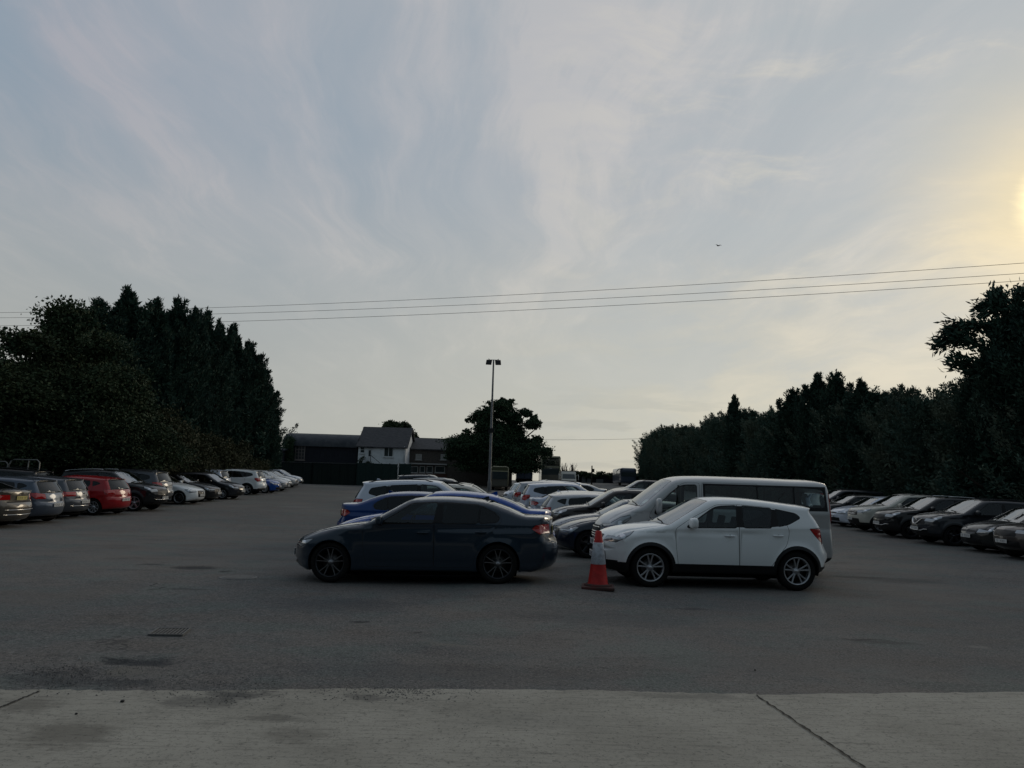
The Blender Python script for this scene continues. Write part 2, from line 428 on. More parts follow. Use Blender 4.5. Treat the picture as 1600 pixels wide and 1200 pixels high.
    for q in sp.get('poly_strip', []):           # (name, end, [(y,z)...])
        f = sF if q[1] == 'F' else sB
        pl = [(s[f(z)], min(1.03, y/ye[f(z)])*US) for y, z in q[2]]; REG_T.append((q[0], rc(pl, .012), 0))
    for nm in ('headlight', 'tail_light'):
        if nm not in sp: continue
        h = sp[nm]; f = sF if nm == 'headlight' else sB
        z0, z1 = h['z']; a, b = f(z0), f(z1)
        if h.get('in') is not None:
            pl = [(s[a], 1.03*US)]+[(s[f(z)], u*US) for u, z in h['in']]+[(s[b], 1.03*US)]
            REG_T.append(('gap', offset(rc(pl, .015), .009), 0)); REG_T.append((nm, rc(pl, .015), 0))
        far = h['out']; ea, eb = E[a], E[b]; o_ = .06 if nm == 'headlight' else -.06
        pl = [(ea[0]+o_, ea[1]), (ea[0], ea[1])]+list(far)+[(eb[0], eb[1]), (eb[0]+o_, eb[1])]
        REG_S.append(('gap', offset(rc(pl, .012), .009), 0)); REG_S.append((nm, rc(pl, .012), 0))
        for q in h.get('lens', []): REG_S.append((q[0], [(q[1]+q[3]*cos(t), q[2]+q[3]*sin(t)*q[4]) for t in np.linspace(0, 2*pi, 16)[:-1]], 0))
        for q in h.get('poly', []): REG_S.append((q[0], q[1], 0))
    ws0, ws1 = s[tags['ws0']], s[tags['ws1']]; uw = sp.get('wsu', (.97, .93))
    REG_T.append(('trim', rc([(ws0-.0, -.03), (ws0-.0, 1.01*US), (ws1+.02, (uw[1]+.03)*US), (ws1+.02, -.03)], .05) if ws0 < ws1 else
                  rc([(ws1-.015, -.03), (ws1-.015, (uw[1]+.02)*US), (ws0+.02, (uw[0]+.02)*US), (ws0+.035, -.03)], .05), 0))
    REG_T.append(('windscreen', rc([(ws1, -.03), (ws1, uw[1]*US, .06), (ws0, uw[0]*US, .05), (ws0+.012, -.03)], .01), 0))
    if 'rw0' in tags:
        a, b = s[tags['rw0']], s[tags['rw1']]; ur = sp.get('rwu', (.86, .88))
        REG_T.append(('trim', rc([(a-.012, -.03), (a-.012, (ur[0]+.02)*US), (b+.012, (ur[1]+.02)*US), (b+.012, -.03)], .06), 0))
        REG_T.append(('rear_window', rc([(a, -.03), (a, ur[0]*US), (b, ur[1]*US), (b, -.03)], .06), 0))
    # bonnet shut line
    if sp.get('hood', True):
        nn = s[tags['nose']]; hu = .90*US
        REG_T.append(('gap', [(ws0+.03, hu+.004), (nn+.05, hu-.05), (nn+.05, hu-.057), (ws0+.03, hu-.004)], 0))
    if cl:
        a_ = s[sB(cl[0]*cl_rear(sp))]; b_ = s[sF(cl[0])]
        REG_T.insert(0, ('cladding', [(-1, -.05), (a_, -.05), (a_, 1.03*US), (-1, 1.03*US)], 0)); REG_T.insert(0, ('cladding', [(b_, -.05), (s[-1]+1, -.05), (s[-1]+1, 1.03*US), (b_, 1.03*US)], 0))
    # triangulate flank
    stp = sp.get('step', .07)
    gx, gzz = np.meshgrid(np.arange(xt, xn, stp), np.arange(.1, C[:, 1].max(), stp)); G = np.stack([gx.ravel(), gzz.ravel()], 1)
    G[:, 0] += (np.round(G[:, 1]/stp).astype(int) % 2)*stp*.5
    rings = []
    for i in range(n):
        tng = E[min(i+1, n-1)]-E[max(i-1, 0)]; L = np.linalg.norm(tng)+1e-9; nrm = np.array((tng[1], -tng[0]))/L
        dm = r_[i]*sin(phi[i])
        for fr in (.12, .3, .52, .76, 1.0):
            if dm*fr > .014: rings.append(E[i]+nrm*dm*fr)
    zb_pts = [(x, zb0-zbs*x+dd) for x in np.arange(xt, xn, .05) for dd in (0, .03)]
    G = np.concatenate([G, np.array(rings), np.array(zb_pts)]); G = G[inside(G, OUT)]
    V2, T2 = cdt(G, [(OUT, True)]+[(p[1], True) for p in REG_S])
    cen = V2[T2].mean(1); ok = inside(cen, OUT); T2 = T2[ok]; cen = cen[ok]
    reg = np.array([None]*len(T2), object); reg[:] = 'body'; key = np.zeros(len(T2), int)
    for nm, pl, k in REG_S:
        m = inside(cen, pl)
        if nm == 'cladding': m &= ~np.isin(reg.astype(str), ['x'])
        reg[m] = nm; key[m] = k
    S3 = side3(V2)
    h_ = .006; gxp = (side3(V2+[h_, 0])[:, 1]-side3(V2-[h_, 0])[:, 1])/(2*h_); gzp = (side3(V2+[0, h_])[:, 1]-side3(V2-[0, h_])[:, 1])/(2*h_)
    dO = np.concatenate([segd(V2[k:k+600], OA, OB)[0] for k in range(0, len(V2), 600)])
    AN = np.stack([-gxp, np.ones(len(V2)), -gzp], 1); AN /= np.linalg.norm(AN, axis=1)[:, None]; AOK = (dO > .015) & (np.abs(gxp) < 2.5) & (np.abs(gzp) < 2.5)
    # the flank's own rim points must coincide with the strip's
    bd = {(round(E[i, 0], 5), round(E[i, 1], 5)): i for i in range(n)}
    for i, p in enumerate(V2):
        k = bd.get((round(p[0], 5), round(p[1], 5)))
        if k is not None: S3[i] = (E[k, 0], ye[k], E[k, 1])
    # strip
    us = np.array([0, .12, .24, .36, .48, .6, .7, .79, .87, .93, .97, 1.0])*US
    gs, gu = np.meshgrid(s[::1], us[:-1]); 
    Gt = np.stack([gs[:, ::2].ravel(), gu[:, ::2].ravel()], 1)
    OT = [(0, 0)]+[(x, US) for x in s]+[(s[-1], 0)]+[(x, 0) for x in s[1:-1][::-1]]
    Vt, Tt = cdt(Gt, [(OT, True)]+[(p[1], True) for p in REG_T])
    ct = Vt[Tt].mean(1); ok = inside(ct, OT); Tt = Tt[ok]; ct = ct[ok]
    rt = np.array([None]*len(Tt), object); rt[:] = 'body'; kt = np.zeros(len(Tt), int)
    for nm, pl, k in REG_T:
        m = inside(ct, pl); rt[m] = nm; kt[m] = k
    T3 = strip3(Vt)
    # merge, mirror, weld
    VV = np.concatenate([S3, T3]); TT = np.concatenate([T2, Tt+len(S3)]); RG = list(reg)+list(rt); KY = list(key)+list(kt)
    nS = len(T2)
    VM = VV.copy(); VM[:, 1] *= -1; nv = len(VV)
    allV = np.concatenate([VV, VM]); allT = np.concatenate([TT, TT[:, ::-1]+nv])
    kd = {}; mp = np.zeros(len(allV), int); newV = []
    for i, p in enumerate(allV):
        q = (round(p[0]*2500), round(p[1]*2500), round(p[2]*2500))
        if abs(p[1]) < 1e-4: q = (q[0], 0, q[2])
        if q not in kd: kd[q] = len(newV); newV.append(p)
        mp[i] = kd[q]
    newV = np.array(newV); allT = mp[allT]
    good = (allT[:, 0] != allT[:, 1]) & (allT[:, 1] != allT[:, 2]) & (allT[:, 0] != allT[:, 2])
    labels = []
    split = {'door', 'window', 'quarter_window', 'headlight', 'tail_light', 'tail_lens', 'lens', 'fog', 'sign_lamp'}
    for h_ in (0, 1):
        for i in range(len(TT)):
            nm = RG[i]; sd = h_ if nm in split or nm in ('fog_lamp',) else 0
            labels.append((nm, KY[i], sd))
    # orientation: the outward side
    tri = newV[allT]; nr = np.cross(tri[:, 1]-tri[:, 0], tri[:, 2]-tri[:, 0]); ce = tri.mean(1)-np.array([0, 0, .6])
    ce[:, 0] *= .25
    flip = (nr*ce).sum(1) < 0; allT[flip] = allT[flip][:, ::-1]; nr[flip] *= -1
    vn = np.zeros_like(newV)
    for k in range(3): np.add.at(vn, allT[good][:, k], nr[good])
    vn /= (np.linalg.norm(vn, axis=1)[:, None]+1e-12)
    for i in np.nonzero(AOK)[0]: vn[mp[i]] = AN[i]; vn[mp[i+nv]] = AN[i]*(1, -1, 1)
    return dict(V=newV, T=allT, good=good, lab=labels, vn=vn, C=C, E=E, s=s, tags=tags, ye=ye, W=Wf, side3=side3, strip3=strip3, sF=sF, sB=sB, US=US, out=OUT, arcs=(fa, ra))
def cl_rear(sp): return sp.get('cladr', 1.0)
PARTMAT = {}
def region_mesh(sh, name, pred, matidx):
    ids = [i for i, l in enumerate(sh['lab']) if sh['good'][i] and pred(l)]
    if not ids: return None
    T = sh['T'][ids]; u, inv = np.unique(T, return_inverse=True); inv = inv.reshape(T.shape)
    me = bpy.data.meshes.new(name); me.from_pydata([tuple(p) for p in sh['V'][u]], [], [tuple(int(z) for z in t) for t in inv])
    me.polygons.foreach_set('use_smooth', [True]*len(T))
    me.polygons.foreach_set('material_index', [matidx(sh['lab'][i]) for i in ids])
    me.update(); me.normals_split_custom_set_from_vertices([tuple(p) for p in sh['vn'][u]])
    return me
def wheel_meshes(r, wdt, style):
    t = MB(); h = wdt/2; ri = r*sp_rim[style]
    t.lathe([(ri, -h*.8), (ri+.012, -h*.95), (r-.05, -h), (r-.018, -h*.9), (r, -h*.6), (r, h*.6), (r-.018, h*.9), (r-.05, h), (ri+.012, h*.95), (ri, h*.8), (ri-.012, h*.6)], 40, 'Y')
    tyre = t.mesh('wheel')
    m = MB(); o = h*.86
    m.lathe([(ri-.030, o-.09), (ri-.024, o-.02), (ri-.012, o), (ri+.002, o+.004), (ri+.002, o-.02)], 40, 'Y', mi=1)
    m.lathe([(.01, o-.12), (ri-.03, o-.12), (ri-.025, o-.03)], 32, 'Y', mi=2)
    m.lathe([(.0, o-.105), (r*.42, o-.105), (r*.42, o-.118)], 28, 'Y', mi=3)
    m.lathe([(.0, o-.005), (.028, o-.006), (.034, o-.02), (.062, o-.03), (.068, o-.07)], 20, 'Y', mi=0)
    def spoke(a, w0, w1, da=0.0, zz=0.0):
        def P_(rad, off, y):
            an = a+da*(rad/ri); return (rad*cos(an)-off*sin(an), y, rad*sin(an)+off*cos(an))
        secs = [(.05, w0, o-.028), (ri*.55, (w0+w1)/2, o-.020), (ri-.02, w1, o-.008)]
        V = []; 
        for rad, ww, y in secs: V += [P_(rad, -ww/2, y-.004), P_(rad, -ww*.3, y), P_(rad, ww*.3, y), P_(rad, ww/2, y-.004), P_(rad, ww/2, y-.035), P_(rad, -ww/2, y-.035)]
        fs = []
        fm = []
        for i in range(2):
            for k in range(6): fs.append((i*6+k, i*6+(k+1) % 6, (i+1)*6+(k+1) % 6, (i+1)*6+k)); fm.append(k)
        for f_, k in zip(fs, fm):
            m.add([V[j] for j in f_], [(0, 1, 2, 3)], 0)
    if style in ('twin', 'multi'):
        for k in range(5):
            a = 2*pi*k/5+pi/2
            for sgn in (-1, 1): spoke(a+sgn*.13, *((.016, .015) if style == 'multi' else (.022, .024)), sgn*.10)
    elif style == 'five':
        for k in range(5): spoke(2*pi*k/5+pi/2, .05, .075)
    else:
        for k in range(9): spoke(2*pi*k/9, .03, .034)
    rim = m.mesh('rim')
    return tyre, rim
sp_rim = {'twin': .70, 'multi': .74, 'five': .70, 'cover': .66}

PROTO = {}
def rim_mats(style):
    return {'multi': [EDGEALLOY, EDGEALLOY, UNDER, DISC], 'five': [SILVER, SILVER, UNDER, DISC]}.get(style, [SILVER, SILVER, UNDER, DISC])
def make_proto(kind, sp):
    """All the meshes of one body shape, as rows (part name, mesh, materials, paint slot?, location, rotation, parent row)."""
    sh = build_shell(sp); rows = []
    def row(nm, me, mats, painted=False, loc=(0,0,0), rz=0.0, par=None, detail=0, label=None):
        if me is None: return None
        if not me.materials:
            for q in mats: me.materials.append(q)
        rows.append(dict(nm=nm, me=me, painted=painted, loc=loc, rz=rz, par=par, detail=detail, label=label)); return len(rows)-1
    P0 = BLACK
    row('body', region_mesh(sh, 'body', lambda l: l[0] in ('body', 'gap'), lambda l: 1 if l[0] == 'gap' else 0), [P0, GAP], True)
    row('window_trim', region_mesh(sh, 'window_trim', lambda l: l[0] in ('trim', 'pillar'), lambda l: 0), [BLACK])
    row('cladding', region_mesh(sh, 'cladding', lambda l: l[0] == 'cladding', lambda l: 0), [BLACK])
    drow = {}
    for l in sorted({x for x in sh['lab'] if x[0] == 'door'}):
        drow[l] = row('door', region_mesh(sh, 'door', lambda q, l=l: q == l, lambda q: 0), [P0], True)
    for l in sorted({x for x in sh['lab'] if x[0] in ('window', 'quarter_window')}):
        dark = l[1]-1 in sp.get('dark_windows', ())
        row('side_window', region_mesh(sh, 'side_window', lambda q, l=l: q == l, lambda q: 0), [GLASS_D if dark else GLASS])
    row('windscreen', region_mesh(sh, 'windscreen', lambda l: l[0] == 'windscreen', lambda l: 0), [SCREEN])
    row('rear_window', region_mesh(sh, 'rear_window', lambda l: l[0] == 'rear_window', lambda l: 0), [GLASS_D])
    for sd in (0, 1):
        hl = row('headlight', region_mesh(sh, 'headlight', lambda l: l[0] in ('headlight', 'lens') and l[2] == sd, lambda l: 1 if l[0] == 'lens' else 0), sp.get('hlm', [LAMPW, LENS]))
        row('tail_light', region_mesh(sh, 'tail_light', lambda l: l[0] in ('tail_light', 'tail_lens') and l[2] == sd, lambda l: 1 if l[0] == 'tail_lens' else 0), sp.get('tlm', [RED, LAMPW]))
        row('fog_lamp', region_mesh(sh, 'fog_lamp', lambda l: l[0] == 'fog_lamp' and l[2] == sd, lambda l: 0), [LAMPD], detail=1)
    row('grille', region_mesh(sh, 'grille', lambda l: l[0] in ('grille',), lambda l: 0), [sp.get('grillem', BLACK)])
    row('chrome_trim', region_mesh(sh, 'chrome_trim', lambda l: l[0] in ('chrome',), lambda l: 0), [CHROME])
    # plates, standing just proud of the bumpers
    for end, zc, ym in sp.get('plates', []):
        i = sh['sF'](zc) if end == 'F' else sh['sB'](zc)
        x = sh['C'][i, 0]; sg = 1 if end == 'F' else -1
        m = MB(); m.box(x+sg*.004-.006, x+sg*.004+.006, -.26, .26, zc-.056, zc+.056, 0)
        xx = x+sg*.0105
        for k, yy in enumerate(np.linspace(-.19, .20, 8)):
            if k in (2,): continue
            hgt = .034; m.box(xx-.001, xx+.001, yy-.016, yy+.016, zc-hgt, zc-hgt+.012, 1); m.box(xx-.001, xx+.001, yy-.016, yy-.006, zc-hgt+.012, zc+hgt, 1)
            if k % 2: m.box(xx-.001, xx+.001, yy+.006, yy+.016, zc-.005, zc+hgt, 1)
            else: m.box(xx-.001, xx+.001, yy-.006, yy+.016, zc+hgt-.012, zc+hgt, 1)
        row('number_plate', m.mesh('number_plate'), [PLW if (end == 'F' or ym != 'y') else PLY, PLT])
    # wheels
    tyre, rim = wheel_meshes(sp['rw'], sp.get('tw', .215), sp['rim'])
    for xc in sp['wheels']:
        for sd in (1, -1):
            y = sp['hw']-sp.get('tw', .215)/2-.018
            a = row('wheel', tyre, [RUBBER], loc=(xc, sd*y, sp['rw']), rz=0 if sd > 0 else pi)
            row('rim', rim, rim_mats(sp['rim']), par=a)
    # wheel housings and underbody
    m = MB()
    for arcp in sh['arcs']:
        for sd in (1, -1):
            V = []; 
            for (x, z) in arcp:
                yy = float(sh['W'](np.array([x]), np.array([z]))[0]); V += [(x, sd*(yy-.001), z), (x, sd*(yy-.32), z)]
            k = len(arcp); m.add(V, [(2*i, 2*i+1, 2*i+3, 2*i+2) for i in range(k-1)])
            m.add([V[2*i+1] for i in range(k)], [tuple(range(k))])
    xt, xn = sh['C'][:, 0].min(), sh['C'][:, 0].max(); hw = sp['hw']; f0, r0 = sp['wheels']; Ra = sp['arch']
    zs = sp['sill']
    m.box(r0+Ra+.02, f0-Ra-.02, -hw*.93, hw*.93, zs+.008, zs+.12); m.box(r0-Ra+.06, f0+Ra-.06, -hw*.72, hw*.72, zs-.085, zs+.16)
    m.box(f0+Ra+.03, xn-.34, -hw*.74, hw*.74, zs+.02, zs+.2); m.box(xt+.34, r0-Ra-.03, -hw*.74, hw*.74, zs+.02, zs+.2)
    m.box(r0-.04, r0+.04, -hw*.8, hw*.8, sp['rw']-.05, sp['rw']+.05); m.box(f0-.04, f0+.04, -hw*.8, hw*.8, sp['rw']-.05, sp['rw']+.05)
    row('underbody', m.mesh('underbody'), [UNDER])
    # cabin: floor, dashboard, seats with headrests, steering wheel
    zb = sp['belt']; m = MB(); cx = sp['cab']     # cab: front end x, rear end x
    m.box(cx[1], cx[0], -hw+.12, hw-.12, .34, .40); m.box(cx[0]-.42, cx[0]+.02, -hw+.13, hw-.13, .40, zb-.06, bev=.03)
    m.box(cx[1]-.05, cx[1]+.02, -hw+.18, hw-.18, .40, zb-.10)
    row('dashboard', m.mesh('dashboard'), [CABIN], detail=1)
    for (xs, ys) in sp['seats']:
        m = MB(); k = 1.0; tp = zb-.02
        m.box(xs-.20, xs+.28, ys-.23, ys+.23, .42, .60, bev=.05)
        Mx = Matrix.Translation((xs-.22, ys, .58)) @ Matrix.Rotation(R(-14), 4, 'Y')
        m.box(-.07, .07, -.23, .23, 0, tp-.52, M=Mx, bev=.05); m.box(-.045, .045, -.12, .12, tp-.50, tp-.50+.19, M=Mx, bev=.04)
        row('seat', m.mesh('seat'), [SEATM], detail=1)
    sx, sy = sp['seats'][0]; m = MB(); c_ = Vector((cx[0]-.50, sp.get('drv', -1)*abs(sy), zb-.03)); pts = []
    for k in range(19):
        t = 2*pi*k/18; pts.append(c_+Vector((-.07*sin(t), .185*cos(t), .17*sin(t))))
    m.tube(pts, .014, 6, cap=False); m.box(c_.x-.01, c_.x+.06, c_.y-.06, c_.y+.06, c_.z-.06, c_.z+.04)
    row('steering_wheel', m.mesh('steering_wheel'), [CABIN], detail=1)
    # mirrors
    mx, mz = sp['mirror']; ms = sp.get('mirs', 1.0)
    for sd in (1, -1):
        y = float(sh['W'](np.array([mx]), np.array([mz]))[0])
        bm = bmesh.new(); bmesh.ops.create_icosphere(bm, subdivisions=3, radius=1)
        for v in bm.verts:
            p = v.co; ex = .62
            q = Vector([math.copysign(abs(a)**ex, a) for a in p]); 
            fx = .065*ms*(1 if q.x > 0 else .55); v.co = Vector((q.x*fx+mx, sd*(y+.11*ms)+q.y*.095*ms, mz+q.z*.070*ms*sp.get('mirh', 1)))
        me = bpy.data.meshes.new('wing_mirror'); bm.to_mesh(me); bm.free(); me.polygons.foreach_set('use_smooth', [True]*len(me.polygons))
        a = row('wing_mirror', me, [P0], True, label=None)
        m = MB(); m.box(mx-.02, mx+.03, min(sd*(y-.02), sd*(y+.07)), max(sd*(y-.02), sd*(y+.07)), mz-.075*ms, mz-.045*ms, bev=.008)
        row('mirror_arm', m.mesh('mirror_arm'), [BLACK], par=a, detail=1)
    # door handles
    for hx, hz, dk in sp['handles']:
        for sd in (0, 1):
            sg = 1 if sd == 0 else -1; y = float(sh['side3'](np.array([[hx, hz]]))[0, 1])
            m = MB(); m.tube([(hx+.095, sg*(y-.005), hz+.001), (hx+.08, sg*(y+.018), hz+.001), (hx+.02, sg*(y+.026), hz), (hx-.06, sg*(y+.022), hz), (hx-.09, sg*(y-.004), hz)], [.010, .013, .014, .014, .010], 8)
            pr = drow.get(('door', dk, sd)); row('door_handle', m.mesh('door_handle'), [P0], True, par=pr, detail=1)
            m = MB(); m.lathe([(0.0, 0), (.017, 0), (.020, .003)], 14, 'Y')
            v = [(q[0]*1.4+hx, sg*(y+.0015), q[2]+hz) for q in m.v]; m.v = v
            row('handle_recess', m.mesh('handle_recess'), [GAP], par=pr, detail=1)
    # wipers
    i = sh['tags']['ws0']; p0 = sh['strip3'](np.array([[sh['s'][i]-.03, .62*sh['US']], [sh['s'][i]-.08, .05*sh['US']]]))
    for dy in (0, 1):
        a, b = p0; sgn = 1
        pa = Vector(a)+Vector((.02, 0, .012)); pb = Vector(b)+Vector((.0, 0, .016))
        if dy: pa.y -= .62; pb.y -= .55
        m = MB(); m.tube([pa, pb], .009, 5); row('wiper', m.mesh('wiper'), [BLACK], detail=1)
    if sp.get('rails'):
        x0, x1 = sp['rails']; 
        for sd in (1, -1):
            pts = []
            for x in np.linspace(x0, x1, 9):
                j = int(np.argmin(np.abs(sh['E'][:, 0]-x)+10*(sh['C'][:, 1] < sp['belt']+.2)))
                lift = .045 if 0 < len(pts) < 8 else .002
                pts.append((x, sd*(sh['ye'][j]-.02), sh['E'][j, 1]+lift))
            m = MB(); m.tube(pts, .016, 6); row('roof_rail', m.mesh('roof_rail'), [sp.get('railm', BLACK)], detail=0)
    if sp.get('fin'):
        fx = sp['fin']; j = int(np.argmin(np.abs(sh['C'][:, 0]-fx)+10*(sh['C'][:, 1] < sp['belt']+.2))); z = sh['C'][j, 1]
        m = MB(); m.prism([(fx-.09, z-.01), (fx+.09, z-.01), (fx-.03, z+.045), (fx-.08, z+.055)], -.012, .012); row('roof_aerial', m.mesh('roof_aerial'), [P0], True, detail=1)
    if sp.get('mast'):
        fx = sp['mast']; j = int(np.argmin(np.abs(sh['C'][:, 0]-fx)+10*(sh['C'][:, 1] < sp['belt']+.2))); z = sh['C'][j, 1]
        m = MB(); m.tube([(fx, 0, z-.01), (fx-.18, 0, z+.20)], .006, 5); row('roof_aerial', m.mesh('roof_aerial'), [BLACK], detail=1)
    for f_ in sp.get('extra', []): f_(row, sh)
    PROTO[kind] = (rows, sp, sh)
def place_car(kind, x, y, heading, paint_m, label, name='parked_car', group='cars parked in the yard', cat='car', detail=True, scale=(1,1,1), over={}, lift=0.0):
    rows, sp, sh = PROTO[kind]
    root = empty(name, (0,0,0)); tag(root, label, cat, group)
    # stand on the ground under the wheels
    ca, sa = cos(heading), sin(heading); zc = []
    for xc in sp['wheels']:
        for yy in (sp['hw']*.85, -sp['hw']*.85):
            X = x+(xc*scale[0])*ca-yy*sa; Y = y+(xc*scale[0])*sa+yy*ca; zc.append(gz(X, Y))
    fz = (zc[0]+zc[1])/2; rz_ = (zc[2]+zc[3])/2; lz = (zc[0]+zc[2])/2; rr = (zc[1]+zc[3])/2
    pit = -math.atan2(fz-rz_, (sp['wheels'][0]-sp['wheels'][1])*scale[0]); rol = math.atan2(lz-rr, 1.7*sp['hw'])
    M = Matrix.Translation((x, y, sum(zc)/4+lift)) @ Matrix.Rotation(heading, 4, 'Z') @ Matrix.Rotation(pit, 4, 'Y') @ Matrix.Rotation(rol, 4, 'X')
    root.matrix_world = M; root.scale = scale
    objs = {}
    for i, r_ in enumerate(rows):
        if not detail and r_['detail']: continue
        if r_['par'] is not None and r_['par'] not in objs: continue
        if over.get('skip') and r_['nm'] in over['skip']: continue
        o = bpy.data.objects.new(r_['nm'], r_['me']); col.objects.link(o)
        o.parent = root if r_['par'] is None else objs[r_['par']]
        o.location = r_['loc']; o.rotation_euler = (0, 0, r_['rz'])
        if r_['painted']:
            o.material_slots[0].link = 'OBJECT'; o.material_slots[0].material = over.get(r_['nm'], paint_m)
        elif r_['nm'] in over:
            mm = over[r_['nm']]; mm = mm if isinstance(mm, list) else [mm]
            for k, q in enumerate(mm):
                if k < len(o.material_slots): o.material_slots[k].link = 'OBJECT'; o.material_slots[k].material = q
        objs[i] = o
    return root
# ------------------------------------------------------------ body shapes: (x, z, edge dx, edge dz, corner radius) from the tail's foot over the roof to the front's foot
def base(**k): return k
SEDAN = base(
 prof=[(-2.18,.20,.22,0,.08),(-2.34,.26,.24,0,.18),(-2.41,.36,.24,0,.20),(-2.43,.62,.22,0,.18),(-2.40,.71,.21,0,.14),(-2.345,.79,.19,0,.12),
  (-2.325,.98,.20,0,.11),(-2.335,1.085,.17,-.01,.07),(-2.28,1.112,.10,-.02,.06),(-2.05,1.13,.02,-.03,.07),(-1.84,1.145,0,-.03,.08),
  (-1.55,1.265,.04,-.03,.10),(-1.25,1.365,.03,-.04,.10),(-.9,1.415,0,-.05,.10),(-.45,1.435,0,-.05,.10),(-.1,1.425,0,-.05,.10),(.12,1.395,-.02,-.04,.10),
  (.48,1.215,-.06,-.03,.08),(.86,1.02,-.09,-.03,.08),(.92,.998,-.04,-.035,.08),(1.25,.955,0,-.05,.12),(1.6,.885,0,-.06,.14),(1.9,.795,-.06,-.06,.16),
  (2.07,.715,-.15,-.04,.20),(2.15,.62,-.23,-.01,.22),(2.185,.50,-.27,0,.24),(2.19,.40,-.28,0,.22),(2.15,.28,-.26,0,.16),(2.02,.20,-.22,0,.08)],
 tags=dict(tail=7,rw0=10,rw1=12,ws1=16,ws0=18,nose=22), hw=.905, belt=.97, beltslope=-.01, tumble=.40, gt=.05, wheels=(1.405,-1.405), rw=.332, arch=.365, sill=.20, tw=.235, crease=.013,
 rim='multi', cab=(.75,-1.45), seats=[(-.15,.37),(-.15,-.37),(-1.0,.37),(-1.0,-.37)], mirror=(.56,1.03), mirs=1.12,
 doors=[[(.86,.60),(.80,.27),(-.33,.26),(-.33,1.345,.02),(.05,1.325),(.60,1.03),(.87,.90)],
        [(-.33,.26),(-.98,.27),(-1.02,.45),(-1.17,.68),(-1.34,.90),(-1.47,1.03),(-1.44,1.14),(-1.08,1.30),(-.33,1.345,.02)]],
 windows=[('window',[(.56,.985),(-.31,.99),(-.37,1.325),(.04,1.305)]),('window',[(-.47,.992),(-1.05,1.0),(-1.08,1.285),(-.47,1.325)]),
          ('quarter_window',[(-1.09,1.0),(-1.38,1.02),(-1.42,1.09),(-1.32,1.17),(-1.11,1.275)])],
 pillars=[[(-.30,.985),(-.48,.985),(-.48,1.33),(-.36,1.33)],[(-1.04,1.0),(-1.10,1.0),(-1.12,1.275),(-1.07,1.285)]], dark_windows=(1,2),
 front=[('grille',0,.40,.50,.66,.04),('grille',0,.62,.27,.36,.03)], rear=[('gap',0,.62,.765,.772,.001)],
 headlight=dict(z=(.60,.71), **{'in':[(.58,.615),(.60,.70)]}, out=[(1.78,.655),(1.70,.715)], lens=[('lens',1.86,.655,.035,1)]),
 tail_light=dict(z=(.82,.97), **{'in':[(.60,.84),(.62,.96)]}, out=[(-2.10,.82),(-1.97,.905),(-2.03,.965)]),
 plates=[('F',.46,'w'),('R',.88,'y')], handles=[(-.15,.835,1),(-1.12,.85,2)], fin=-1.12)
SEDAN['prof'] = [tuple(p) for p in SEDAN['prof']]

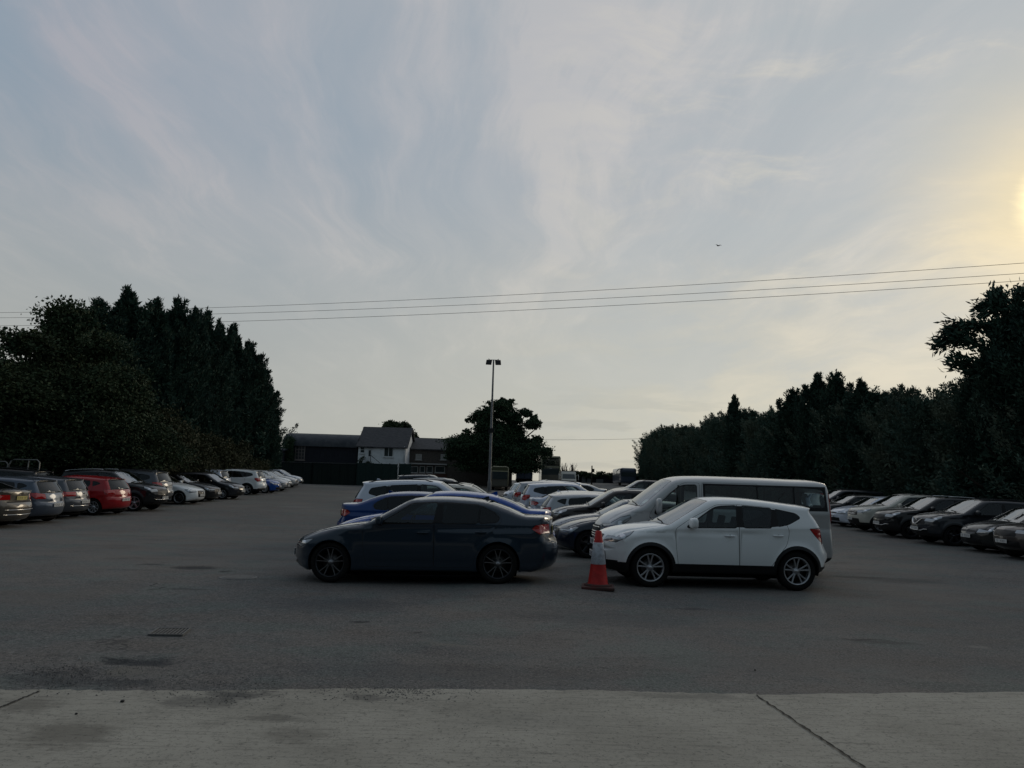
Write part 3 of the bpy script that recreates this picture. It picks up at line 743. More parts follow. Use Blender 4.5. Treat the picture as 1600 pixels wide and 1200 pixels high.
CROSS = base(
 prof=[(-1.92,.30,.24,0,.10),(-2.06,.36,.26,0,.18),(-2.13,.52,.28,0,.22),(-2.12,.68,.27,0,.20),(-2.05,.78,.24,0,.16),(-2.02,.90,.22,0,.16),
  (-1.97,1.06,.18,0,.14),(-1.86,1.24,.13,-.01,.12),(-1.72,1.44,.09,-.02,.08),(-1.745,1.475,.10,-.025,.04),(-1.66,1.50,.05,-.04,.06),(-1.35,1.535,0,-.05,.09),
  (-.8,1.588,0,-.05,.10),(-.3,1.612,0,-.05,.10),(.05,1.600,0,-.05,.10),(.24,1.565,-.02,-.045,.10),(.62,1.36,-.06,-.03,.08),(1.06,1.125,-.10,-.03,.08),
  (1.12,1.105,-.05,-.04,.08),(1.45,1.06,0,-.06,.12),(1.8,.99,-.02,-.07,.14),(2.02,.91,-.12,-.06,.18),(2.12,.82,-.20,-.03,.22),(2.17,.70,-.27,0,.26),
  (2.19,.55,-.30,0,.26),(2.17,.40,-.30,0,.22),(2.10,.30,-.28,0,.16),(1.98,.24,-.24,0,.08)],
 tags=dict(tail=9,rw0=6,rw1=8,ws1=15,ws0=17,nose=21), hw=.89, belt=1.03, beltslope=.03, tumble=.36, gt=.06, wheels=(1.315,-1.315), rw=.345, arch=.385, sill=.27, tw=.215, crease=.004, flare=.03,
 clad=(.425,.06), cladr=1.12, rim='twin', cab=(.92,-1.6), seats=[(.0,.36),(.0,-.36),(-.85,.36),(-.85,-.36)], mirror=(.57,1.14), mirs=1.3, mirh=1.05,
 doors=[[(.87,.72),(.83,.405,.02),(-.27,.405,.02),(-.27,1.485,.02),(.10,1.475),(.62,1.20),(.88,1.03)],
        [(-.27,.405,.02),(-.84,.405,.02),(-.98,.62),(-1.13,.80),(-1.19,1.02),(-1.14,1.15),(-1.12,1.40),(-.85,1.455),(-.27,1.49,.02)]],
 windows=[('window',[(.66,1.065,.03),(-.22,1.085),(-.255,1.455),(.12,1.43,.12)]),('window',[(-.36,1.09),(-.84,1.10,.02),(-.90,1.42,.05),(-.36,1.455)]),
          ('quarter_window',[(-.99,1.13,.02),(-1.17,1.17,.05),(-1.40,1.285,.03),(-1.33,1.345,.05),(-.98,1.41,.02)])],
 pillars=[[(-.21,1.085),(-.37,1.085),(-.37,1.46),(-.25,1.46)],[(-.83,1.10),(-.99,1.12),(-.99,1.41),(-.89,1.42)]], dark_windows=(2,),
 front=[('grille',0,.36,.72,.88,.04),('chrome',0,.13,.72,.89,.03),('grille',0,.55,.36,.60,.04),('gap',0,.75,.655,.66,.001)], rear=[('gap',0,.68,.70,.706,.001)],
 headlight=dict(z=(.78,.92), **{'in':[(.60,.79),(.64,.88)]}, out=[(1.86,.80,),(1.68,.90),(1.56,1.0),(1.66,1.01),(1.80,.98)], lens=[('lens',1.80,.875,.045,1)]),
 tail_light=dict(z=(.83,1.09), **{'in':[(.74,.85),(.76,1.07)]}, out=[(-1.78,.86),(-1.66,.97),(-1.56,1.09)]),
 plates=[('F',.50,'w'),('R',.88,'w')], handles=[(-.10,.93,1),(-.98,.955,2)], mast=-1.3)

VAN = base(
 prof=[(-2.60,.30,.10,0,.06),(-2.72,.36,.12,0,.10),(-2.755,.48,.12,0,.12),(-2.73,.58,.10,0,.10),(-2.70,.90,.08,0,.10),(-2.69,1.30,.07,0,.10),
  (-2.66,1.70,.06,0,.10),(-2.60,1.90,.05,-.03,.12),(-2.46,1.955,0,-.05,.14),(-1.8,1.975,0,-.06,.14),(-.8,1.985,0,-.06,.14),(.3,1.98,0,-.06,.14),(.75,1.95,0,-.06,.13),
  (.97,1.885,-.03,-.05,.12),(1.30,1.67,-.08,-.04,.10),(1.76,1.35,-.14,-.03,.10),(1.84,1.31,-.08,-.05,.10),(2.1,1.21,-.03,-.08,.14),(2.35,1.09,-.08,-.09,.18),
  (2.50,.98,-.18,-.05,.22),(2.57,.85,-.26,-.02,.26),(2.60,.66,-.30,0,.28),(2.61,.48,-.30,0,.24),(2.56,.34,-.28,0,.16),(2.44,.26,-.24,0,.08)],
 tags=dict(tail=7,rw0=5,rw1=6,ws1=13,ws0=15,nose=18), hw=.985, belt=1.22, beltslope=.0, tumble=.16, gt=.0, wheels=(1.65,-1.65), rw=.335, arch=.38, sill=.25, tw=.215, crease=.0, ft=.10, rt=.015,
 clad=(.38,.0), cladr=1.35, rim='five', cab=(1.55,-2.5), seats=[(.55,.45),(.55,-.45),(-.45,.45),(-.45,-.45),(-1.35,.45),(-1.35,-.45)], mirror=(1.28,1.33), mirs=1.25, mirh=1.9, drv=-1,
 doors=[[(1.42,.85),(1.22,.45),(1.16,.30),(.34,.30),(.34,1.83),(.72,1.82),(1.35,1.36),(1.48,1.15)],[(.30,.30),(-.98,.30),(-.98,1.84),(.30,1.84)]],
 windows=[('window',[(1.36,1.17,.05),(.42,1.30,.05),(.42,1.775),(.78,1.765,.16),(1.30,1.33)]),('window',[(.22,1.34),(-.93,1.35),(-.93,1.79),(.22,1.785)]),
          ('window',[(-.97,1.35),(-1.75,1.36),(-1.75,1.79),(-.97,1.79)]),('quarter_window',[(-1.79,1.36),(-2.47,1.40,.08),(-2.44,1.76,.10),(-1.79,1.79)])],
 pillars=[[(.27,1.30),(-2.52,1.32),(-2.50,1.82),(.27,1.82)],[(-.925,1.35),(-.975,1.35),(-.975,1.79),(-.925,1.79)],[(-1.745,1.36),(-1.795,1.36),(-1.795,1.79),(-1.745,1.79)],[(.80,1.23,.0),(.84,1.22,0),(.84,1.77,0),(.80,1.77,0)]], dark_windows=(),
 front=[('grille',0,.50,.60,.88,.08),('grille',0,.60,.34,.48,.04)], rear=[('gap',0,.75,.60,.606,.001)],
 headlight=dict(z=(.78,1.00), **{'in':[(.66,.80),(.64,.92)]}, out=[(2.14,.88),(1.88,1.07),(1.90,1.13),(2.1,1.08)], lens=[('lens',2.12,.965,.05,1)]),
 tail_light=dict(z=(1.05,1.72), **{'in':[(.97,1.1),(.97,1.70)]}, out=[(-2.59,1.07),(-2.565,1.70)]),
 plates=[('F',.54,'w'),('R',.75,'w')], handles=[(.50,1.02,1),(.12,1.02,2)])
def van_grille(row, sh):
    m = MB()
    for z in (.65, .71, .77, .83):
        j = sh['sF'](z); pts = []
        for y in np.linspace(-.46, .46, 9):
            p = sh['strip3'](np.array([[sh['s'][j], abs(y)/sh['ye'][j]*sh['US']]]))[0]; pts.append((p[0]+.006, y, p[2]))
        m.tube(pts, .013, 5)
    row('grille_bar', m.mesh('grille_bar'), [CHROME], detail=1)
VAN['extra'] = [van_grille]

HATCH = base(
 prof=[(-1.90,.24,.24,0,.10),(-2.04,.30,.26,0,.18),(-2.10,.46,.28,0,.22),(-2.09,.62,.26,0,.20),(-2.03,.72,.23,0,.14),(-2.01,.84,.20,0,.13),
  (-1.95,.99,.17,0,.12),(-1.83,1.16,.11,-.01,.11),(-1.69,1.35,.07,-.02,.08),(-1.72,1.385,.09,-.025,.04),(-1.62,1.41,.04,-.04,.06),(-1.3,1.44,0,-.05,.09),
  (-.8,1.475,0,-.05,.10),(-.3,1.485,0,-.05,.10),(.1,1.465,0,-.05,.10),(.28,1.43,-.02,-.045,.10),(.66,1.22,-.06,-.03,.08),(1.08,1.01,-.10,-.03,.08),
  (1.14,.99,-.05,-.04,.08),(1.45,.94,0,-.06,.12),(1.78,.865,-.02,-.07,.14),(1.98,.78,-.12,-.06,.18),(2.09,.69,-.20,-.03,.22),(2.14,.58,-.27,0,.26),
  (2.155,.44,-.30,0,.26),(2.13,.30,-.29,0,.20),(2.0,.21,-.24,0,.08)],
 tags=dict(tail=9,rw0=6,rw1=8,ws1=15,ws0=17,nose=21), hw=.90, belt=.93, beltslope=-.03, tumble=.38, gt=.06, wheels=(1.30,-1.32), rw=.318, arch=.352, sill=.20, tw=.205, crease=.005,
 rim='cover', cab=(.92,-1.6), seats=[(.0,.36),(.0,-.36),(-.85,.36),(-.85,-.36)], mirror=(.62,1.0), mirs=1.0,
 doors=[[(.87,.60),(.83,.27),(-.25,.26),(-.25,1.37,.02),(.14,1.355),(.66,1.08),(.88,.92)],
        [(-.25,.26),(-.90,.27),(-.98,.48),(-1.12,.68),(-1.18,.90),(-1.22,1.05),(-1.14,1.28),(-.85,1.345),(-.25,1.37,.02)]],
 windows=[('window',[(.66,.965,.03),(-.20,.985),(-.235,1.345),(.16,1.32,.12)]),('window',[(-.34,.99),(-.90,1.01,.02),(-1.08,1.13,.06),(-1.04,1.28,.05),(-.34,1.345)]),
          ('quarter_window',[(-1.20,1.11,.03),(-1.45,1.20,.03),(-1.30,1.26,.03),(-1.16,1.275,.02)])],
 pillars=[[(-.19,.985),(-.35,.985),(-.35,1.345),(-.23,1.345)]], dark_windows=(1,2),
 front=[('grille',0,.42,.60,.68,.03),('grille',0,.58,.27,.44,.04)], rear=[('gap',0,.66,.68,.686,.001)],
 headlight=dict(z=(.62,.76), **{'in':[(.58,.63),(.60,.74)]}, out=[(1.86,.66),(1.66,.76),(1.60,.83),(1.74,.83)], lens=[('lens',1.84,.725,.04,1)]),
 tail_light=dict(z=(.78,.98), **{'in':[(.60,.80),(.64,.96)]}, out=[(-1.80,.80),(-1.68,.90),(-1.66,.99)], ),
 plates=[('F',.50,'w'),('R',.60,'w')], handles=[(-.08,.83,1),(-.98,.86,2)], mast=-1.25)

SUV = base(
 prof=[(-2.08,.32,.22,0,.10),(-2.24,.38,.24,0,.18),(-2.32,.54,.26,0,.22),(-2.31,.72,.25,0,.20),(-2.24,.82,.22,0,.14),(-2.22,.98,.20,0,.14),
  (-2.15,1.14,.16,0,.12),(-2.03,1.34,.11,-.01,.11),(-1.90,1.55,.07,-.02,.08),(-1.94,1.585,.09,-.025,.04),(-1.82,1.61,.04,-.04,.06),(-1.4,1.65,0,-.05,.09),
  (-.8,1.69,0,-.05,.10),(-.3,1.70,0,-.05,.10),(.12,1.68,0,-.05,.10),(.30,1.645,-.02,-.045,.10),(.68,1.43,-.06,-.03,.08),(1.10,1.195,-.10,-.03,.08),
  (1.16,1.175,-.05,-.04,.08),(1.5,1.14,0,-.06,.12),(1.85,1.075,-.02,-.07,.14),(2.08,.99,-.10,-.06,.18),(2.18,.88,-.18,-.03,.22),(2.23,.76,-.24,0,.26),
  (2.26,.58,-.28,0,.26),(2.23,.42,-.28,0,.20),(2.10,.30,-.24,0,.08)],
 tags=dict(tail=9,rw0=6,rw1=8,ws1=15,ws0=17,nose=21), hw=.925, belt=1.09, beltslope=-.02, tumble=.34, gt=.05, wheels=(1.36,-1.34), rw=.36, arch=.40, sill=.30, tw=.235, crease=.005, flare=.03,
 clad=(.42,.06), cladr=1.1, rim='five', cab=(.95,-1.9), seats=[(.05,.38),(.05,-.38),(-.85,.38),(-.85,-.38)], mirror=(.62,1.20), mirs=1.15, mirh=1.15,
 doors=[[(.87,.75),(.83,.40),(-.27,.40),(-.27,1.575,.02),(.16,1.56),(.68,1.27),(.90,1.10)],
        [(-.27,.40),(-.86,.41),(-.98,.62),(-1.14,.84),(-1.18,1.10),(-1.16,1.52),(-.27,1.575,.02)]],
 windows=[('window',[(.68,1.13,.03),(-.22,1.15),(-.255,1.55),(.18,1.525,.12)]),('window',[(-.36,1.155),(-1.08,1.18,.04),(-1.08,1.50,.04),(-.36,1.55)]),
          ('quarter_window',[(-1.20,1.19,.03),(-1.66,1.30,.06),(-1.60,1.42,.05),(-1.20,1.49,.03)])],
 pillars=[[(-.21,1.145),(-.37,1.145),(-.37,1.55),(-.25,1.55)],[(-1.07,1.18),(-1.21,1.19),(-1.21,1.49),(-1.07,1.50)]], dark_windows=(1,2),
 front=[('grille',0,.50,.72,.92,.04),('grille',0,.60,.40,.60,.04)], rear=[('gap',0,.70,.76,.766,.001)],
 headlight=dict(z=(.84,.98), **{'in':[(.60,.85),(.62,.96)]}, out=[(1.94,.90),(1.74,.97),(1.70,1.04),(1.86,1.03)], lens=[('lens',1.92,.945,.04,1)]),
 tail_light=dict(z=(.90,1.12), **{'in':[(.66,.92),(.70,1.10)]}, out=[(-1.98,.92),(-1.84,1.03),(-1.80,1.14)]),
 plates=[('F',.56,'w'),('R',.90,'w')], handles=[(-.10,1.0,1),(-1.0,1.03,2)], rails=(.05,-1.7), fin=-1.5)
import copy
def variant(b, **k):
    q = copy.deepcopy({a: v for a, v in b.items() if a != 'extra'}); q['extra'] = list(b.get('extra', []))
    q.update(k); return q
def vee(row, sh):                                # broad bright V round a round badge
    m = MB()
    for sg in (1, -1):
        pts = []
        for y, z in ((.33, .93), (.24, .86), (.15, .765), (.08, .72), (0, .71)):
            j = sh['sF'](z); p = sh['strip3'](np.array([[sh['s'][j], y/sh['ye'][j]*sh['US']]]))[0]; pts.append((p[0]+.01, sg*y, p[2]))
        m.tube(pts, .024, 6)
    row('grille_trim', m.mesh('grille_trim'), [CHROME], detail=0)
    j = sh['sF'](.83); x = sh['C'][j, 0]; m = MB(); m.lathe([(.052, -.006), (.068, .002), (.068, .012), (.052, .014)], 24, 'X', (x, 0, .83)); m.box(x+.004, x+.016, -.085, .085, .815, .845)
    row('badge', m.mesh('badge'), [CHROME], detail=0)
def bars(row, sh):
    m = MB()
    for z in (.76, .82, .88):
        j = sh['sF'](z); pts = []
        for y in np.linspace(-.44, .44, 9):
            p = sh['strip3'](np.array([[sh['s'][j], abs(y)/sh['ye'][j]*sh['US']]]))[0]; pts.append((p[0]+.006, y, p[2]))
        m.tube(pts, .014, 5)
    row('grille_bar', m.mesh('grille_bar'), [CHROME], detail=0)
def lowtrim(z, yw):
    def f(row, sh):
        m = MB(); pts = []
        for y in np.linspace(-yw, yw, 11):
            j = sh['sF'](z); p = sh['strip3'](np.array([[sh['s'][j], abs(y)/sh['ye'][j]*sh['US']]]))[0]; pts.append((p[0]+.008, y, p[2]+(.05 if abs(y) > yw*.8 else 0)))
        m.tube(pts, .016, 5); row('bumper_trim', m.mesh('bumper_trim'), [CHROME], detail=0)
    return f
def rtrim(z, yw):
    def f(row, sh):
        m = MB(); pts = []
        for y in np.linspace(-yw, yw, 11):
            j = sh['sB'](z); p = sh['strip3'](np.array([[sh['s'][j], abs(y)/sh['ye'][j]*sh['US']]]))[0]; pts.append((p[0]-.006, y, p[2]))
        m.tube(pts, .012, 5); row('bumper_trim', m.mesh('bumper_trim'), [CHROME], detail=0)
    return f
def diamond(z):
    def f(row, sh):
        j = sh['sF'](z); x = sh['C'][j, 0]+.012; m = MB(); q = [(x, 0, z+.075), (x, .042, z), (x, 0, z-.075), (x, -.042, z), (x, 0, z+.075)]
        m.tube(q, .012, 5); row('badge', m.mesh('badge'), [CHROME], detail=0)
    return f
def rings(row, sh):
    z = .60; x = sh['C'][sh['sF'](z), 0]+.008; m = MB()
    for k in range(4):
        cy = (k-1.5)*.055; m.tube([(x, cy+.036*cos(t), z+.036*sin(t)) for t in np.linspace(0, 2*pi, 17)], .0055, 5, cap=False)
    row('badge', m.mesh('badge'), [CHROME], detail=0)
def roundel(end, z):
    def f(row, sh):
        j = sh['sF'](z) if end == 'F' else sh['sB'](z); x = sh['C'][j, 0]+(.006 if end == 'F' else -.006); m = MB()
        m.tube([(x, .05*cos(t), z+.05*sin(t)) for t in np.linspace(0, 2*pi, 19)], .007, 5, cap=False)
        m.tube([(x, -.03, z+.035), (x, 0, z-.03), (x, .03, z+.035)], .006, 5); row('badge', m.mesh('badge'), [CHROME], detail=0)
    return f
def kidney(row, sh):
    m = MB()
    for sg in (1, -1):
        z = .60; pts = []
        for y, z in ((.03, .66), (.18, .665), (.20, .60), (.17, .54), (.04, .535), (.03, .66)):
            j = sh['sF'](z); p = sh['strip3'](np.array([[sh['s'][j], y/sh['ye'][j]*sh['US']]]))[0]; pts.append((p[0]+.008, sg*y, p[2]))
        m.tube(pts, .011, 5)
    row('grille_trim', m.mesh('grille_trim'), [CHROME], detail=0)
SEDAN['extra'] = [kidney]
SPECS = dict(
 sedan=SEDAN, cross=CROSS, van=VAN, hatch=variant(HATCH, extra=[diamond(.70)]), suv=variant(SUV, extra=[bars]),
 suv_v=variant(SUV, extra=[vee, lowtrim(.50, .60)], rim='five'),
 suv_s=variant(SUV, extra=[lowtrim(.48, .66)], rails=(.0, -1.75), railm=CHROME),
 saloon=variant(SEDAN, rim='five', extra=[rings, rtrim(.52, .70), rtrim(.38, .70)], front=[('grille',0,.36,.34,.68,.05)],
     headlight=dict(z=(.60,.72), **{'in':[(.56,.62),(.58,.70)]}, out=[(1.78,.66),(1.66,.745),(1.74,.76)], lens=[('lens',1.84,.69,.032,1)]), rw=.335),
 golf=variant(HATCH, extra=[roundel('R', .88), roundel('F', .66), rtrim(.44, .66)], rim='twin',
     tail_light=dict(z=(.78,.96), **{'in':[(.52,.79),(.52,.95)]}, out=[(-1.78,.80),(-1.70,.86),(-1.70,.97)])),
 mpv=variant(SUV, rails=None, rw=.325, arch=.358, sill=.22, clad=None, extra=[], rim='cover', fin=None),
)
SPECS['mpv'].pop('rails')
used_specs = list(SPECS)
for k in used_specs: make_proto(k, SPECS[k])
# ------------------------------------------------------------ the ground: yard, concrete strip, drain, manhole
def spots(q, tc, base_, rows):
    wn = q.vm('SCALE', q.vm('SUBTRACT', q.noise(tc, 2.6, 5, .65, out=1), (.5,.5,.5)), None); wn.node.inputs[3].default_value = .42; wn.node['keep'] = 1
    tw = q.vm('ADD', tc, wn); wv = q.m('MULTIPLY', q.m('SUBTRACT', q.noise(q.mapping(tc, sc=(.6,1.5,1)), 7, 6, .75), .5), 2.6)
    for px, py, rx, ry, cc, a in rows:
        p = at(px, py); ex = (at(px+rx, py)-at(px-rx, py)).length/2; ey = (at(px, py-ry)-at(px, py+ry)).length/2
        mp_ = q.mapping(tw, loc=(-p.x/ex, -p.y/ey, 0), sc=(1/ex, 1/ey, 0)); ln = q.vm('LENGTH', mp_, out=1)
        base_ = q.mix(q.rng(q.m('ADD', ln, wv), 1.25, .35, 0, a), base_, cc)
    return base_
def ground_mat():
    m = pbr('asphalt', (.06,.06,.06), .9, spec=.25); q = NG(m.node_tree); b = m.node_tree.nodes['Principled BSDF']
    tc = q.new('ShaderNodeTexCoord').outputs['Object']
    big = q.noise(tc, .16, 5, .6); mid = q.noise(q.mapping(tc, sc=(.5,1.3,1)), .8, 6, .62); fine = q.noise(tc, 38, 3, .75)
    tiny = q.noise(tc, 110, 2, .7); coarse = q.noise(tc, 9, 4, .8); sp3 = q.noise(q.mapping(tc, sc=(.6,1,1)), 2.6, 6, .75)
    base_ = q.mix(q.rng(big, .35, .68), (.092,.096,.096), (.156,.150,.138))
    base_ = q.mix(q.rng(mid, .50, .68), base_, (.112,.107,.100))
    base_ = q.mix(q.m('MULTIPLY', q.rng(mid, .46, .30), .55), base_, (.047,.050,.053))
    base_ = q.mix(q.m('MULTIPLY', q.rng(coarse, .50, .70), .55), base_, (.150,.145,.137)); base_ = q.mix(q.m('MULTIPLY', q.rng(coarse, .48, .30), .6), base_, (.032,.034,.037))
    base_ = q.mix(q.m('MULTIPLY', q.rng(sp3, .54, .66), .35), base_, (.145,.138,.126)); base_ = q.mix(q.m('MULTIPLY', q.rng(sp3, .44, .34), .35), base_, (.040,.042,.045))
    sp_ = q.rng(fine, .50, .66); base_ = q.mix(q.m('MULTIPLY', sp_, .7), base_, (.23,.22,.205))
    base_ = q.mix(q.m('MULTIPLY', q.rng(fine, .47, .33), .6), base_, (.022,.023,.025))
    base_ = q.mix(q.m('MULTIPLY', q.rng(tiny, .50, .74), .38), base_, (.20,.195,.19))
    tint = q.noise(tc, .9, 4, .6); base_ = q.mix(q.rng(tint, .40, .62, 0, .55), base_, q.mix(1.0, base_, (1.10,.97,.90), 'MULTIPLY')); base_ = q.mix(q.rng(tint, .50, .36, 0, .7), base_, q.mix(1.0, base_, (.90,1.02,.98), 'MULTIPLY'))
    # curved tyre scuffs
    rr = q.vm('LENGTH', q.vm('ADD', tc, (-15, -3, 0)), out=1)
    scf = q.rng(q.noise(q.new('ShaderNodeCombineXYZ', {0: rr}).outputs[0], 2.2, 5, .7), .56, .70)
    scm = q.rng(q.noise(tc, .35, 3, .5), .45, .6)
    base_ = q.mix(q.m('MULTIPLY', q.m('MULTIPLY', scf, scm), .5), base_, (.040,.042,.045))
    pit = q.noise(tc, 21, 3, .7); base_ = q.mix(q.m('MULTIPLY', q.rng(pit, .60, .68), .8), base_, (.028,.029,.031)); base_ = q.mix(q.m('MULTIPLY', q.rng(pit, .38, .30), .6), base_, (.26,.25,.235))
    # tar seams and dark blots
    v = q.new('ShaderNodeTexVoronoi', {'Vector': q.vm('ADD', tc, q.vm('SCALE', q.noise(tc, .9, 4, .6, out=1), None)), 'Scale': .16}, feature='DISTANCE_TO_EDGE').outputs[0]
    crk = q.m('MULTIPLY', q.rng(v, .0045, .0015), q.rng(q.noise(tc, .3, 2), .60, .68))
    base_ = q.mix(q.m('MULTIPLY', crk, .8), base_, (.02,.021,.022))
    bl = q.rng(q.noise(q.mapping(tc, loc=(4,9,0), sc=(.55,1.5,1)), 1.4, 4, .6), .71, .76)
    base_ = q.mix(q.m('MULTIPLY', bl, .75), base_, (.022,.023,.026))
    base_ = spots(q, tc, base_, [(222,1032,58,5,(.028,.030,.034),.85),(178,1030,30,3,(.024,.025,.028),.8),(195,1047,42,8,(.165,.150,.125),.6),(250,1052,60,10,(.14,.135,.12),.35),(561,972,15,2.6,(.018,.018,.02),.85),(655,988,9,2,(.03,.03,.03),.7),
        (95,1062,120,13,(.040,.042,.045),.55),(205,1068,50,7,(.035,.037,.04),.5),(300,887,42,3,(.022,.023,.025),.8),(235,882,30,1.6,(.03,.031,.033),.7),(352,893,10,1.5,(.02,.02,.02),.8),(700,1008,48,3,(.175,.160,.135),.55),(915,972,32,4.5,(.15,.143,.13),.55),(680,1003,60,2,(.15,.14,.125),.4),
        (1082,952,30,1.6,(.035,.036,.04),.6),(1385,1004,48,3,(.04,.041,.044),.55),(1350,1000,30,1.4,(.02,.021,.023),.7),(1440,917,26,2.4,(.16,.155,.145),.55),(1528,1011,14,1.8,(.20,.19,.175),.7),(1040,1006,10,1.2,(.17,.16,.15),.6),(1400,907,60,3.5,(.045,.047,.05),.5),(1340,902,42,2,(.03,.031,.034),.6),
        (520,945,120,12,(.05,.054,.06),.45),(940,965,170,14,(.055,.059,.064),.4),(420,865,120,7,(.15,.145,.135),.25),(290,920,40,1.6,(.03,.03,.032),.5),(60,930,120,20,(.125,.118,.106),.3),(700,1050,260,14,(.055,.057,.06),.3),(1250,1040,260,16,(.125,.12,.112),.25),(1080,990,40,2,(.13,.125,.115),.5),(450,770,70,3,(.16,.155,.15),.3),(460,792,30,1.2,(.2,.19,.18),.5),(362,836,14,1.5,(.15,.145,.135),.5),(455,838,12,1,(.16,.15,.14),.5)])
    q.l.new(base_, b.inputs['Base Color'])
    q.l.new(q.rng(mid, .3, .7, .82, .96, 'LINEAR'), b.inputs['Roughness'])
    hgt = q.m('ADD', q.m('MULTIPLY', fine, .6), q.m('MULTIPLY', tiny, .35)); hgt = q.m('ADD', hgt, q.m('MULTIPLY', mid, 1.1))
    bn = q.new('ShaderNodeBump', {'Strength': .8, 'Distance': .016, 'Height': hgt}); q.l.new(bn.outputs[0], b.inputs['Normal'])
    for n_ in q.n:
        if n_.type == 'VECT_MATH' and n_.operation == 'SCALE' and 'keep' not in n_: n_.inputs[3].default_value = 1.6
    return m
def concrete_mat():
    # pale worn slab, brushed across
    m = pbr('concrete', (.1,.1,.1), .9, spec=.25); q = NG(m.node_tree); b = m.node_tree.nodes['Principled BSDF']
    tc = q.new('ShaderNodeTexCoord').outputs['Object']
    big = q.noise(tc, .7, 6, .62); brush = q.noise(q.mapping(tc, rot=(0,0,R(-28)), sc=(1,9,1)), 3, 4, .6); fine = q.noise(tc, 60, 3, .75)
    base_ = q.mix(q.rng(big, .32, .68), (.275,.256,.215), (.370,.345,.292))
    base_ = q.mix(q.m('MULTIPLY', q.rng(brush, .5, .68), .35), base_, (.110,.102,.088))
    st = q.rng(q.noise(tc, 1.1, 5, .65), .56, .74); xx = q.new('ShaderNodeSeparateXYZ', {0: tc}).outputs[0]
    base_ = q.mix(q.m('MULTIPLY', q.m('MULTIPLY', st, q.rng(xx, 1.0, -2.0)), .6), base_, (.075,.067,.056))
    grn = q.noise(tc, 24, 4, .8); base_ = q.mix(q.m('MULTIPLY', q.rng(grn, .48, .30), .6), base_, (.06,.057,.052)); base_ = q.mix(q.m('MULTIPLY', q.rng(fine, .55, .75), .5), base_, (.42,.39,.33))
    base_ = q.mix(q.m('MULTIPLY', q.rng(fine, .42, .28), .7), base_, (.045,.043,.04))
    sps = q.rng(q.noise(tc, 26, 3, .6), .67, .72); base_ = q.mix(q.m('MULTIPLY', sps, .7), base_, (.035,.035,.035))
    base_ = spots(q, tc, base_, [(365,1087,60,9,(.035,.036,.038),.75),(320,1098,80,10,(.05,.049,.047),.5),(110,1150,90,22,(.085,.074,.058),.5),(40,1105,60,14,(.07,.06,.048),.45),(460,1150,60,14,(.09,.08,.065),.4),(430,1125,60,5,(.075,.07,.06),.5),(580,1090,40,5,(.055,.054,.052),.5),(1080,1090,110,5,(.08,.078,.072),.35),(1340,1165,50,2,(.06,.058,.054),.5),(830,1130,150,16,(.21,.2,.175),.25)])
    q.l.new(base_, b.inputs['Base Color'])
    hgt = q.m('ADD', q.m('MULTIPLY', fine, .5), q.m('MULTIPLY', brush, .6))
    bn = q.new('ShaderNodeBump', {'Strength': .4, 'Distance': .006, 'Height': hgt}); q.l.new(bn.outputs[0], b.inputs['Normal'])
    return m
ASPH = ground_mat(); CONC = concrete_mat()
pots = [(at(222, 1034), .42, .13, .030), (at(560, 972), .09, .07, .018), (at(320, 888), .55, .10, .016), (at(120,1050), .35,.12,.012)]
def gpot(x, y):
    z = gz(x, y)
    for p, rx, ry, dp in pots:
        q = ((x-p.x)/rx)**2+((y-p.y)/ry)**2
        if q < 1.6: z -= dp*smooth01((1.5-q)/.7)
    return z
xs = sorted(set([-1500,-700,-300,-160,-100,-70,-55,-45,-38,-32]+[round(x, 3) for x in np.arange(-28, 29, 1.0)]+[round(x, 3) for x in np.arange(-6.2, -2.0, .07)]+[32,38,45,55,70,100,160,300,700,1500]))
ys = sorted(set([-60,-20,-5,0,2,4]+[round(y, 3) for y in np.arange(5, 17, .14)]+[round(y, 3) for y in np.arange(17, 60, 1.0)]+[64,70,76,84,95,110,130,160,200,300,500,900,1800]))
V = []; f_ = []
for j, y in enumerate(ys):
    for i, x in enumerate(xs): V.append((x, y, gpot(x, y) if y < 20 else gz(x, min(y, 130))))
nx = len(xs)
for j in range(len(ys)-1):
    for i in range(nx-1): a = j*nx+i; f_.append((a, a+1, a+nx+1, a+nx))
mb = MB(); mb.add(V, f_, 0, True); go = mb.build('ground', [ASPH]); tag(go, kind='structure')
# concrete strip in front, with a worn edge and a joint
edge = [(-60, 1078.5), (0, 1079.5), (200, 1080.5), (400, 1079.5), (600, 1078), (800, 1079.5), (1000, 1081.5), (1160, 1085.5), (1200, 1087), (1400, 1085), (1600, 1082), (1680, 1081)]
ep = []
for k in range(len(edge)-1):
    for t in np.linspace(0, 1, 14)[:-1]:
        px = edge[k][0]*(1-t)+edge[k+1][0]*t; py = edge[k][1]*(1-t)+edge[k+1][1]*t
        p = at(px, py); ep.append((p.x, p.y+random.uniform(-.022, .022)+.012*sin(p.x*2.3+1)*sin(p.x*.9)))
ep = [(-60, ep[0][1]+.1)]+ep+[(60, ep[-1][1])]
mb = MB(); V = []
for x, y in ep:
    V += [(x, -3, gz(x, -3)+.006), (x, 3, gz(x, 3)+.006), (x, y-.6, gz(x, y)+.006), (x, y, gz(x, y)+.010), (x, y+.002, gz(x, y)-.02)]
k = len(ep); f_ = [(5*i+a, 5*i+5+a, 5*i+6+a, 5*i+1+a) for i in range(k-1) for a in range(4)]
mb.add(V, f_, 0, False); tag(mb.build('pavement', [CONC]), kind='structure')
